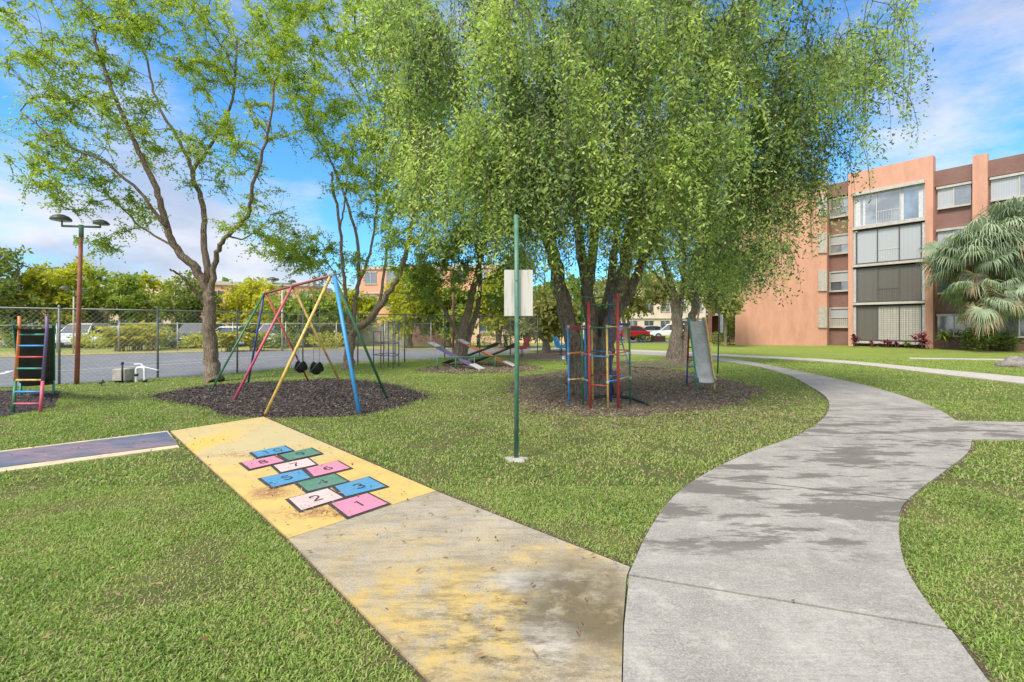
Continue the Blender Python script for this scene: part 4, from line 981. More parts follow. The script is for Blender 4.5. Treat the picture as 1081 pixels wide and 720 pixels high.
far_block('apartment_building', 'cream building glimpsed above the trees between floodlight and trunk', XY(60,60), XY(215,60), 6.5, 9, M('far_cream_stucco', (.6,.48,.33), .9, (.5,.4,.27), .8, bmp=0), 3, 2, 8)
far_block('apartment_building', 'tall orange block behind the vase shaped tree and seesaws', XY(380,47), XY(545,45), 7.2, 9, orange2, 4, 3, 7)
far_block('apartment_building', 'low peach building behind the forked tree', XY(452,38), XY(600,38), 2.7, 7, M('peach_stucco', (.80,.55,.37), .9, (.7,.47,.31), .8, bmp=0), 5, 1, 6)
far_block('apartment_building', 'pale cream apartment block beyond the parked cars', XY(625,66), XY(745,66), 7.5, 9, M('pale_cream_stucco', (.70,.58,.46), .9, (.6,.5,.4), .8, bmp=0), 6, 3, 7, parapet=True)

# grey board fence beyond the court
def board_fence(name, label, p, q, hgt, mt, bw=.16):
    e = empty(name, p, label, 'fence'); u = (q-p).normalized(); nv = Vector((u.y,-u.x,0)); L = (q-p).length
    def f(s, o, z): return p+u*s+nv*o+Vector((0,0,z))
    mb = MB(); n = int(L/bw); r = RS(4)
    for i in range(n): mb.fbox(f, i*bw+.004, (i+1)*bw-.004, r.uniform(0,.012), .03+r.uniform(0,.012), .03, hgt+r.uniform(-.015,.015))
    mb.build('boards', mt, e)
    for i in range(int(L/2.4)+1): MB().fbox(f, i*2.4, i*2.4+.09, -.1, -.002, 0, hgt).build('post', mt, e)
    return e
board_fence('board_fence', 'grey weathered board fence beyond the court behind the vase tree', XY(326,32.5), XY(432,33), 1.45, M('weathered_board', (.34,.32,.28), .9, (.22,.2,.18), 2))
board_fence('board_fence', 'rust brown board fence continuing right of the grey one', XY(433,33.2), XY(476,33.4), 1.3, M('brown_board', (.36,.18,.12), .9, (.24,.12,.09), 2))
# brown planter by the parked cars
pb = MB().bbox((688-CX)/F*41, (701-CX)/F*41, 40.6, 41.2, 0, .5, .03); tag(pb.build('planter', brown, None, XY(694,41)), 'low brown block planter beside the clipped hedge by the cars', 'planter')

# ================================================================== CHAIN LINK FENCES
galv = M('galvanised_steel', (.30,.32,.31), .5, (.22,.235,.23), 8, metal=.4); wire = M('fence_wire', (.42,.43,.42), .5, (.32,.33,.32), 6, metal=.3)
dkgreen_post = M('dark_fence_post', (.20,.225,.21), .5, (.14,.155,.15), 8, metal=.2)
def chain_fence(name, label, p, q, hgt, spacing, pm_, wm_, cell=.085, wr=.0022, post_r=.027, midrail=False):
    e = empty(name, p, label, 'fence'); u = (q-p).normalized(); L = (q-p).length; Z = Vector((0,0,1)); n = int(round(L/spacing))
    for i in range(n+1):
        b = p+u*min(i*L/n, L)
        MB().tube([b-Z*.05, b+Z*(hgt+.02)], post_r, 8).lathe([(post_r*1.25, 0),(post_r*1.25,.03),(post_r*.6,.06),(0.001,.07)], b+Z*(hgt+.01), 8).build('post', pm_, e)
    MB().tube([p+Z*(hgt-.02), q+Z*(hgt-.02)], .02, 8).build('top_rail', pm_, e)
    if midrail: MB().tube([p+Z*.08, q+Z*.08], .012, 6).build('bottom_rail', pm_, e)
    mb = MB(); nv = Vector((u.y,-u.x,0)); h2 = hgt-.05; k = int((L+h2)/(cell*1.414))+1
    for sgn in (1, -1):
        for i in range(k):
            s = i*cell*1.414-h2 if sgn == 1 else i*cell*1.414
            a0, a1 = s, s+sgn*h2; z0, z1 = .03, .03+h2-.03
            # clip to the fence
            def clip(sa, za, sb, zb):
                for lim, sg in ((0, 1), (L, -1)):
                    if (sa-lim)*sg < 0 and (sb-lim)*sg < 0: return None
                    if (sa-lim)*sg < 0: t = (lim-sa)/(sb-sa); sa, za = lim, za+(zb-za)*t
                    elif (sb-lim)*sg < 0: t = (lim-sa)/(sb-sa); sb, zb = lim, za+(zb-za)*t
                return sa, za, sb, zb
            c = clip(a0, z0, a1, z1)
            if not c or abs(c[2]-c[0]) < .02: continue
            o = nv*.004*sgn
            mb.tube([p+u*c[0]+Z*c[1]+o, p+u*c[2]+Z*c[3]+o], wr, 3, cap=False, smooth=False)
    mb.build('wire_mesh', wm_, e)
    return e
# near fence runs at 45 degrees
fa, fb = G(62,405.6), Vector((-3.2,19.5,0)); fd = (fb-fa).normalized()
chain_fence('chain_link_fence', 'near chain link fence with grey posts between the lawn and the court', fa-fd*3.95, fa+fd*19.8, 1.93, 1.98, dkgreen_post, wire)
chain_fence('chain_link_fence', 'far pale chain link fence along the opposite side of the court', XY(-330,21), XY(125,25.2), 1.5, 2.9, wire, wire, .12, .0025)
chain_fence('chain_link_fence', 'far chain link fence stretch in front of the grey board fence', XY(126,25.3), XY(455,29), 1.6, 2.9, wire, wire, .12, .0025)

# ================================================================== POLES & LIGHTS
rust = M('rust_brown_paint', (.34,.115,.065), .7, (.22,.08,.05), 6); lampdk = M('lamp_housing', (.075,.09,.075), .5, (.05,.06,.05), 6); lens_m = M('lamp_lens', (.35,.37,.36), .2, (.25,.27,.26), 5)
greenish = M('green_steel', (.12,.22,.15), .55, (.08,.15,.10), 6)
def floodpole(base, top, arm, label, lamp=.17, pr=.052, pm_=rust, name='floodlight_pole', group=None):
    e = empty(name, base, label, 'floodlight', group); Z = Vector((0,0,1))
    MB().tube([base, base.lerp(top,.5), top], [pr, pr*.95, pr*.8], 12).build('pole', pm_, e)
    X = Vector((1,.15,0)).normalized()
    MB().tube([top-X*arm+Z*.02, top+X*arm+Z*.02], pr*.55, 8).tube([top-X*arm, top-X*arm+Z*.16], pr*.35, 6).tube([top+X*arm, top+X*arm+Z*.1], pr*.35, 6).tube([top-Z*.25, top+Z*.06], pr*.95, 10).build('crossbar', greenish, e)
    for sg, sc, up in ((-1, 1.2, .32), (1, .95, .2)):
        c = top+X*arm*sg*1.05+Z*up*.8*(lamp/.2); L = lamp*sc
        m = MB(); prof = [(L*1.0,-L*.30),(L*1.05,-L*.22),(L*.98,0),(L*.72,L*.26),(L*.35,L*.42),(.001,L*.46)]
        m.lathe(prof, c, 18); h_ = m.build('lamp_head', lampdk, e)
        sub(MB().lathe([(.001,-L*.42),(L*.5,-L*.40),(L*.98,-L*.30)], c, 18), 'lens', lens_m, h_)
    return e
b0 = G(81,405.8); floodpole(b0, P(85.8,240,11.5), .43, 'rust brown floodlight pole with two dark lamps by the near fence')
pale_pole = M('pale_pole', (.55,.46,.36), .7, (.45,.38,.3), 5)
floodpole(XY(77.5,23.5), P(77.8,308,23.5), .40, 'small pale twin lamp pole seen just left of the tall floodlight pole', .16, .04, pale_pole, 'lamp_post')
floodpole(XY(298,26), P(298,300,26), .5, 'pale twin lamp pole seen through the swing set', .22, .06, pale_pole, 'lamp_post')
floodpole(G(478.5,376), P(478.5,286,21.8), .45, 'rust red lamp pole standing behind the forked tree', .25, .06, rust, 'lamp_post')

# sign posts
gpaint = M('green_pole_paint', (.05,.16,.105), .45, (.10,.21,.15), 14); signm = M('sign_back', (.56,.54,.49), .5, (.36,.38,.30), 5, lo=.5, hi=.7, scl=(7,1,.5))
footm = M('footing_concrete', (.42,.40,.36), .9, (.3,.28,.25), 8, bmp=.6)
b0 = G(545,485.5); Z = Vector((0,0,1))
sp = empty('sign_post', b0, 'tall thin green pole with a blank white metal sign on the lawn', 'sign')
MB().tube([b0, b0+Z*1.3+Vector((.008,0,0)), b0+Z*2.72+Vector((.0,0,0))], .0255, 12).build('pole', gpaint, sp)
MB().box(b0.x-.135, b0.x+.185, b0.y+.028, b0.y+.033, 1.60, 2.115).build('sign_panel', signm, sp)
mb = MB()
for z in (1.7, 2.0): mb.tube([(b0.x, b0.y+.02, z), (b0.x, b0.y-.035, z)], .008, 6)
mb.build('bolts', galv, sp)
ft = MB(); n = 14; vs = []
for zz, rr in ((0,.125),(.018,.115),(.028,.06),(.03,.001)):
    for i in range(n):
        a = 2*math.pi*i/n; k = 1+.18*math.sin(i*2.3)+.1*math.cos(i*1.1); vs.append((b0.x+math.cos(a)*rr*k, b0.y+math.sin(a)*rr*k*.8, zz))
ft.add(vs, [(j*n+i, j*n+(i+1)%n, (j+1)*n+(i+1)%n, (j+1)*n+i) for j in range(3) for i in range(n)]); ft.build('footing', footm, sp)
b1 = G(757.6,394.3); s2p = empty('sign_post', b1, 'dark pole with a white sign turned edge on behind the metal slide', 'sign')
MB().tube([b1, b1+Z*2.0+Vector((.05,0,0))], .02, 8).build('pole', M('dark_green_pole', (.03,.05,.04), .5), s2p)
dv = Vector((.18,1,0)).normalized(); c = b1+Vector((.12,0,0)); nn = Vector((dv.y,-dv.x,0))*.004
MB().add([c-dv*.15-nn+Z*1.26, c+dv*.15-nn+Z*1.26, c+dv*.15+nn+Z*1.26, c-dv*.15+nn+Z*1.26, c-dv*.15-nn+Z*1.82, c+dv*.15-nn+Z*1.82, c+dv*.15+nn+Z*1.82, c-dv*.15+nn+Z*1.82], [(0,3,2,1),(4,5,6,7),(0,1,5,4),(1,2,6,5),(2,3,7,6),(3,0,4,7)]).build('sign_panel', M('white_sign', (.8,.79,.76), .5), s2p)

# ================================================================== SWING SET
def paint(name, c): return M(name, c, .5, tuple(x*.5+.07 for x in c), 11, lo=.48, hi=.62)
pRed = paint('red_paint', (.50,.05,.045)); pPink = paint('rose_paint', (.62,.09,.16)); pBlue = paint('sky_blue_paint', (.03,.28,.66)); pNavy = paint('navy_paint', (.03,.06,.28)); pGreen = paint('green_paint', (.03,.17,.08))
pYel = paint('mustard_paint', (.70,.46,.11)); pOr = paint('orange_paint', (.72,.20,.05)); pTeal = paint('teal_paint', (.03,.30,.22)); pPurple = paint('purple_paint', (.15,.10,.24)); pDull = paint('dull_coupling', (.42,.40,.36)); pWhite = paint('white_enamel', (.52,.51,.49)); blackr = M('black_rubber', (.015,.015,.016), .5, (.03,.03,.03), 10)
chainm = M('chain_steel', (.32,.31,.29), .45, (.22,.2,.18), 20, metal=.6)
NT = P(352,290.5,8.4); FT = P(278.8,310,11.4)
sw = empty('swing_set', G(320,420), 'multicoloured steel swing frame with crossing legs over black mulch', 'swing set')
mid = NT.lerp(FT, .52)
legs = [(NT+Vector((.02,-.02,0)), G(380.2,437.8), pBlue, .042), (NT, G(409.8,420.6), pGreen, .03), (NT+(FT-NT)*.03, G(277.8,439), pYel, .032),
        (mid, G(245.4,422.8), pPink, .031), (mid, G(363,408.8), pYel, .03), (FT+(NT-FT)*.03, G(326.6,402.4), pRed, .028), (FT, G(221,413.5), pGreen, .03), (FT, G(261.5,404.9), pNavy, .03)]
for a, b_, mt, rr in legs: MB().tube([a, b_-Z*.05], rr*.82, 10).build('leg', mt, sw)
tb = MB().tube([NT+(NT-FT)*.01, FT+(FT-NT)*.01], .027, 10).build('top_bar', M('rusty_red_paint', (.36,.07,.05), .6, (.20,.085,.055), 9), sw)
for p_ in (NT, mid, FT): 
    d_ = (NT-FT).normalized()*.07; MB().tube([p_-d_, p_+d_], .038, 10).build('bracket', galv, sw)
for t in (.13,.2,.3,.38,.62,.7,.8,.88):
    p_ = NT.lerp(FT, t); MB().tube([p_-Z*.03, p_-Z*.1], .008, 6).build('hanger', chainm, sw)
def chain(a, b_, mb, n=None):
    L = (b_-a).length; n = n or int(L/.045)
    for i in range(n):
        p0 = a.lerp(b_, i/n); p1 = a.lerp(b_, (i+1.25)/n) if i < n-1 else b_; o = Vector((.007,0,0)) if i%2 else Vector((0,.007,0))
        mb.tube([p0-o, p1-o], .0028, 4, cap=False).tube([p0+o, p1+o], .0028, 4, cap=False)
def bar_at(px):
    a = (px-CX)/F; t = (a*NT.y-NT.x)/((FT.x-NT.x)-a*(FT.y-NT.y)); return NT.lerp(FT, t)
for px, py, lb in ((317.4,388,'black bucket swing seat on chains nearer the middle frame leg'), (334,389.5,'black bucket swing seat on chains nearer the blue frame leg')):
    hp_ = bar_at(px); zc = H+(HZ-py)*hp_.y/F; d_ = (NT-FT).normalized(); base = Vector((hp_.x, hp_.y, zc)); e = empty('bucket_swing', base, lb, 'swing', 'bucket swings'); pv = Vector((-d_.y, d_.x, 0))
    W = .15; vs = []; fs = []; nu, nv = 16, 7
    for j in range(nv+1):
        t = j/nv; rr = W*math.sin(.35+t*1.22); zz = -.11+.25*t**1.3
        for i in range(nu):
            a = 2*math.pi*i/nu; dip = -.19*(abs(math.sin(a))**1.6)*t*t
            v = base+d_*math.cos(a)*rr+pv*math.sin(a)*rr*.8+Z*(zz+dip); vs.append(v)
    for j in range(nv):
        for i in range(nu): fs.append((j*nu+i, j*nu+(i+1)%nu, (j+1)*nu+(i+1)%nu, (j+1)*nu+i))
    fs.append(tuple(reversed(range(nu))))
    mb = MB().add(vs, fs, True); rim = [vs[nv*nu+i] for i in range(nu)]; mb.tube(rim+[rim[0]], .014, 6, cap=False); mb.build('seat', blackr, e)
    for s_ in (-1, 1):
        ch = MB(); chain(hp_+d_*s_*.16-Z*.06, base+d_*s_*W+Z*.14, ch); ch.build('chain', chainm, e)
# ================================================================== SLIDES
def slide(name, label, foot_l, foot_r, top_l, top_r, chute_top_c, chute_dir, chute_len, w, zt, mats, nr=7, chute_under=None, exit_z=.22, rail_up=.28):
    """ladder from the feet to the top, chute running off along chute_dir"""
    e = empty(name, (foot_l+foot_r)*.5, label, 'slide'); mL1, mL2, mR1, mR2, rungs, mcl, mcr, mch = mats
    cut = .37
    for a, b_, m1, m2 in ((foot_l, top_l, mL1, mL2), (foot_r, top_r, mR1, mR2)):
        k = a.lerp(b_, cut); MB().tube([a-Z*.03, k], .024, 8).build('ladder_leg', m1, e); MB().tube([k+(b_-k)*.001, b_, b_+Z*rail_up], .0235, 8).build('ladder_rail', m2, e)
    for i in range(nr):
        t = (i+.75)/(nr+.2); MB().tube([foot_l.lerp(top_l, t), foot_r.lerp(top_r, t)], .017, 8).build('rung', rungs[i%len(rungs)], e)
    cd = Vector((chute_dir[0], chute_dir[1], 0)).normalized(); sd = Vector((cd.y, -cd.x, 0))
    c0 = chute_top_c.copy(); prof = []
    n = 18
    for i in range(n+1):
        t = i/n; z = zt-(zt-exit_z)*(t/.86 if t < .8 else (.8/.86)+(1-.8/.86)*(1-(1-(t-.8)/.2)**2))
        z = zt-(zt-exit_z)*min(1, t/.84) if t < .74 else zt-(zt-exit_z)*((.74/.84)+(1-.74/.84)*math.sin((t-.74)/.26*math.pi/2))
        prof.append(c0+cd*chute_len*t+Z*(z-c0.z))
    prof = [c0-cd*.28+Z*(zt-c0.z)]+prof
    vs = []; fs = []; sec = [(-w/2,.07),(-w/2,0),(-w*.3,-.012),(0,-.016),(w*.3,-.012),(w/2,0),(w/2,.07)]
    m = len(sec)
    for th in (0, -.012):
        for p_ in prof:
            for s_, h_ in sec: vs.append(p_+sd*(s_+(.003 if s_ > 0 else -.003)*(th != 0))+Z*(h_+th))
    K = len(prof)
    for i in range(K-1):
        for j in range(m-1):
            fs.append((i*m+j, i*m+j+1, (i+1)*m+j+1, (i+1)*m+j)); o = K*m; fs.append((o+i*m+j, o+(i+1)*m+j, o+(i+1)*m+j+1, o+i*m+j+1))
    MB().add(vs, fs, False).build('chute', mch, e)
    for s_, mt in ((-1, mcl), (1, mcr)):
        MB().tube([p_+sd*s_*(w/2+.018)+Z*.07 for p_ in prof], .022, 8).build('chute_rail', mt, e)
        p_ = prof[-3]+sd*s_*(w/2+.01); MB().tube([p_+Z*.03, Vector((p_.x, p_.y, -.04))], .02, 8).build('chute_foot', mt, e)
    q = prof[7]
    return e
steel = M('worn_slide_steel', (.52,.53,.53), .42, (.36,.37,.38), 4, metal=.35, bmp=.15)
shaded_steel = M('shaded_slide_steel', (.10,.11,.11), .5, (.06,.07,.07), 5, metal=.3)  # shade under the left chute is put into this darker steel colour
# right slide
fl_, fr_ = G(725,405.4), G(741,404.4)
ctop = P(735.8,338,11.25); cexit = G(746.5,413); ctop.z = 1.62
cd = (Vector((cexit.x, cexit.y, 0))-Vector((ctop.x, ctop.y, 0)))
slide('metal_slide', 'playground slide with steel chute, teal and mustard rails, facing the camera', fl_, fr_, P(727.5,341,11.45), P(744,341,11.45), ctop, cd, cd.length, .35, 1.60,
      (pNavy, pRed, pBlue, pNavy, [pBlue, pTeal, pRed], pYel, pTeal, steel), nr=6, rail_up=.12, exit_z=.2)
# left slide
fl_, fr_ = G(13.6,435.6), G(42.4,435.6); tl, tr = P(20.5,348,8.1), P(49.6,348,8.1)
ct = P(36,346,8.25); ct.z = 1.46
slide('ladder_slide', 'slide seen from behind its rainbow ladder on the left mulch bed', fl_, fr_, tl, tr, ct, (-1.0,1), 2.2, .46, 1.44,
      (pGreen, pOr, pPink, pPurple, [pPink, pBlue, pYel, pTeal, pRed, pBlue, pTeal], pTeal, pTeal, shaded_steel), nr=7, rail_up=.24)
# far slide behind the climber
fl_, fr_ = G(656,386.3), G(664,384.5); tl, tr = P(649.5,350,17), P(653,350,17.8)
ct = P(646,350,17.4); ct.z = 1.22
slide('far_slide', 'small slide with red ladder seen behind the weeping tree trunk', fl_, fr_, tl, tr, ct, (-1,-.1), 1.9, .4, 1.2,
      (pTeal, pTeal, pBlue, pBlue, [pRed], pBlue, pBlue, pWhite), nr=6, rail_up=.2)

# ================================================================== CLIMBING TOWER
ct_ = empty('climbing_tower', G(635,430), 'climbing tower of red, blue, green and yellow pipes in front of the weeping tree', 'climber')
posts = [((601,429.4),1.46,pBlue),((615.6,428.4),1.86,pGreen),((623,432.3),1.90,pRed),((626,422.6),1.47,pYel),((642,434.2),1.5,pYel),((645,424.5),2.10,pNavy),((653,432),2.06,pRed),((665.6,426.5),1.55,pGreen),((619,423.5),1.5,pBlue)]
PP = [G(*a) for a, _, _ in posts]
for (a, zt, mt), b in zip(posts, PP): MB().tube([b-Z*.05, b+Z*zt+Vector((-.03*(1 if b.x < 1.5 else .8),0,0))], .018 if mt != pRed else .027, 8).build('post', mt, ct_)
bars = [(0,1,1.47,pRed),(1,2,1.47,pRed),(2,4,1.45,pGreen),(4,6,1.47,pYel),(6,7,1.52,pNavy),(3,5,1.45,pGreen),(5,7,1.5,pNavy),(0,3,1.42,pRed),(1,5,2.02,pGreen),(2,6,1.86,pGreen),
        (0,1,.98,pOr),(1,2,.97,pOr),(2,4,.95,pBlue),(4,6,.98,pOr),(6,7,1.0,pOr),(3,5,.98,pBlue),(5,7,1.02,pOr),(0,3,.98,pOr),(2,3,.96,pBlue),(4,5,.96,pBlue),
        (0,1,.50,pYel),(1,2,.5,pYel),(2,4,.44,pRed),(4,6,.52,pBlue),(6,7,.53,pYel),(3,5,.52,pRed),(5,7,.52,pBlue),(1,3,.5,pNavy),(4,5,.5,pBlue)]
for i, j, z, mt in bars: MB().tube([PP[i]+Z*z+Vector((-.02*z/1.5,0,0)), PP[j]+Z*z+Vector((-.02*z/1.5,0,0))], .013, 8).build('bar', mt, ct_)
for i in (0,1,2,4,6,7,5):
    for z in (.5,.97,1.47):
        if z < posts[i][1]+.05: p_ = PP[i]+Z*z+Vector((-.02*z/1.5,0,0)); MB().tube([p_-Z*.035, p_+Z*.022], .026, 8).build('coupling', pDull, ct_)
# black edging coil on the ground
ed = [G(*a) for a in ((628,421),(640,420),(655,420.5),(668,423),(678,426.5),(683,429))]
tag(MB().tube([p_+Z*.03 for p_ in smooth_poly(ed)], .035, 8).build('edging_hose', blackr, None, G(655,421)), 'curved black plastic edging lying in the mulch behind the climbing tower', 'edging')

# ================================================================== SEESAWS
e = empty('seesaw_stand', G(497,386), 'green pipe stand with posts that carries the four seesaw boards', 'seesaw stand')
s0, s1_ = G(461.8,390.4), G(545,387); zb = .40
MB().tube([s0+Z*zb, s1_+Z*zb], .022, 8).build('beam', pGreen, e)
for t in (0, .22, .45, .72, 1): b = s0.lerp(s1_, t); MB().tube([b-Z*.05, b+Z*zb], .026, 8).build('post', pGreen, e)
def seesaw(a, b_, mt, endm, label, th=.045, w=.24):
    t = empty('seesaw', a.lerp(b_, .5), label, 'seesaw', 'seesaw boards'); u = (b_-a).normalized(); sd = u.cross(Z).normalized(); up = sd.cross(u)
    def bx_(p, q, ww, hh, mtt, nm):
        vs = [x+sd*s_*ww/2+up*h_ for x in (p, q) for s_, h_ in ((-1,0),(1,0),(1,hh),(-1,hh))]
        return MB().add(vs, [(0,3,2,1),(4,5,6,7),(0,1,5,4),(1,2,6,5),(2,3,7,6),(3,0,4,7)]).build(nm, mtt, t)
    bx_(a, b_, w, th, mt, 'board')
    for s_, o in ((0, a), (1, b_)):
        v = u if s_ == 0 else -u
        p0 = o+up*(th+.001)-v*.12; bx_(p0, o+up*(th+.001)+v*.3, w*1.35, .035, endm, 'seat')
        hq = o+v*.42+up*th; MB().tube([hq-sd*.1, hq-sd*.1+up*.16, hq+sd*.1+up*.16, hq+sd*.1], .01, 6).build('handle', galv, t)
    return t
def on(px, py, d): return P(px, py, d)
seesaw(on(456.6,364.5,16.2), on(505.5,390,15.2), pPurple, pWhite, 'purple seesaw board with white seats, nearest and leftmost')
seesaw(on(487.3,361.5,16.9), on(540,386.5,16.2), pOr, pWhite, 'rusty orange seesaw board with white lower seat, right of the purple one')
seesaw(on(472,384,17.2), on(523.4,365,15.9), M('dark_board', (.05,.045,.045), .6), blackr, 'dark seesaw board tilting up to the right behind the purple one')
seesaw(on(499.6,383.5,17.4), on(543.6,365.5,16.3), M('brown_seesaw_board', (.10,.05,.04), .6), blackr, 'dark brown seesaw board at the right, rising towards the sign post')

# far climber, grey hoops by the near fence
fc = empty('pipe_climber', G(408,386.5), 'dull grey pipe climber on the grass left of the seesaws', 'climber')
gp = paint('dull_grey_paint', (.16,.15,.17)); gp2 = paint('dull_blue_paint', (.10,.13,.24)); gp3 = paint('dull_red_paint', (.30,.13,.12))
pts_ = [G(394.3,386.5), G(402,388.5), G(410,387), G(415,389.5), G(421,387), G(405,384.5), G(417,384.5)]
hs = [1.27,1.27,1.62,1.62,1.62,1.6,1.6]
for p_, h_, mt in zip(pts_, hs, (gp, gp3, gp2, gp, gp2, gp, gp)): MB().tube([p_-Z*.05, p_+Z*h_], .02, 6).build('post', mt, fc)
for i, j in ((0,1),(1,2),(2,3),(3,4),(5,6),(0,5),(4,6),(1,5)):
    for z in (.42,.85): MB().tube([pts_[i]+Z*z, pts_[j]+Z*z], .015, 6).build('bar', gp2 if z > .5 else gp, fc)
MB().tube([pts_[0]+Z*1.27, pts_[1]+Z*1.27], .018, 6).build('bar', gp3, fc); MB().tube([pts_[2]+Z*1.6, pts_[4]+Z*1.6], .015, 6).build('bar', gp2, fc)
# spring rider & small things far
def spring_rider(px, py, label, mt, mt2, seed, ry=0):
    b = G(px, py); t = empty('spring_rider', b, label, 'spring rider', 'small rides on the far bed')
    pts = [b+Vector((.07*math.cos(a*.7), .07*math.sin(a*.7), .01*a)) for a in range(0, 36)]
    MB().tube(pts, .012, 5).build('spring', blackr, t)
    c_, s_ = math.cos(ry), math.sin(ry); prof = [(-.38,.42),(-.3,.62),(-.18,.52),(.05,.5),(.14,.78),(.27,.92),(.42,.84),(.36,.7),(.3,.5),(.2,.36),(-.2,.34)]
    vs = []; n = len(prof)
    for o in (-.07,.07): vs += [b+Vector((c_*x-s_*o, s_*x+c_*o, z)) for x, z in prof]
    MB().add(vs, [tuple(range(n)), tuple(reversed(range(n, 2*n)))]+[(i, n+i, n+(i+1)%n, (i+1)%n) for i in range(n)]).build('body', mt, t)
    MB().tube([b+Vector((c_*.16+s_*.2, s_*.16-c_*.2, .72)), b+Vector((c_*.16-s_*.2, s_*.16+c_*.2, .72))], .014, 6).build('handle', mt2, t)
spring_rider(551,376.5,'small red spring rider right behind the green sign post', pRed, pWhite, 1, .3)
spring_rider(592,375,'small blue spring rider left of the weeping tree trunk', pBlue, pYel, 2, 2.6)

# ================================================================== PIPES at the fence
vb = G(132,403.5); vz = empty('valve_box', vb, 'small concrete box with a black riser on the grass by the fence', 'valve box')
MB().bbox(vb.x-.22, vb.x+.14, vb.y-.15, vb.y+.15, .06, .36, .02).build('box', footm, vz)
MB().tube([vb+Vector((.10,-.2,-.02)), vb+Vector((.10,-.2,.5))], .022, 8).lathe([(.022,0),(.035,.02),(.03,.06),(.001,.07)], vb+Vector((.10,-.2,.48)), 8).build('riser', blackr, vz)
MB().box(vb.x-.2, vb.x-.16, vb.y-.12, vb.y+.12, 0, .06).box(vb.x+.08, vb.x+.12, vb.y-.12, vb.y+.12, 0, .06).build('leg', dkgreen_post, vz)
pv_ = G(148,403.5); pz = empty('irrigation_pipe', pv_, 'looped white plastic irrigation pipe beside the concrete valve box', 'pipe')
def bend(pts, r_): return MB().tube(smooth_poly(pts, False, 4), r_, 10)
wpipe = M('white_pipe', (.75,.76,.76), .4, (.55,.56,.56), 9)
x, y = pv_.x, pv_.y
bend([Vector((x-.1,y,-.02)),Vector((x-.1,y,.26)),Vector((x-.08,y,.36)),Vector((x-.02,y,.38)),Vector((x+.08,y-.02,.38)),Vector((x+.13,y-.02,.34)),Vector((x+.14,y-.02,-.02))], .034).build('pipe', wpipe, pz)
bend([Vector((x-.24,y+.1,.46)),Vector((x-.05,y+.1,.46)),Vector((x+.05,y+.05,.40)),Vector((x+.4,y+.1,.3))], .018).build('hose', wpipe, pz)
MB().lathe([(.04,-.0),(.055,.0),(.055,.07),(.04,.07)], (x+.14,y-.02,0), 12).lathe([(.046,0),(.046,.06)], (x-.1,y,.16), 12).build('collar', blackr, pz)
sl = G(107,407); se = empty('spotlight', sl, 'tiny ground spotlight on the grass right of the floodlight pole', 'light')
MB().tube([sl-Z*.02, sl+Z*.06], .01, 6).build('stake', blackr, se); MB().tube([sl+Vector((-.05,0,.06)), sl+Vector((.03,.02,.10))], [.03,.045], 10).build('head', lampdk, se)

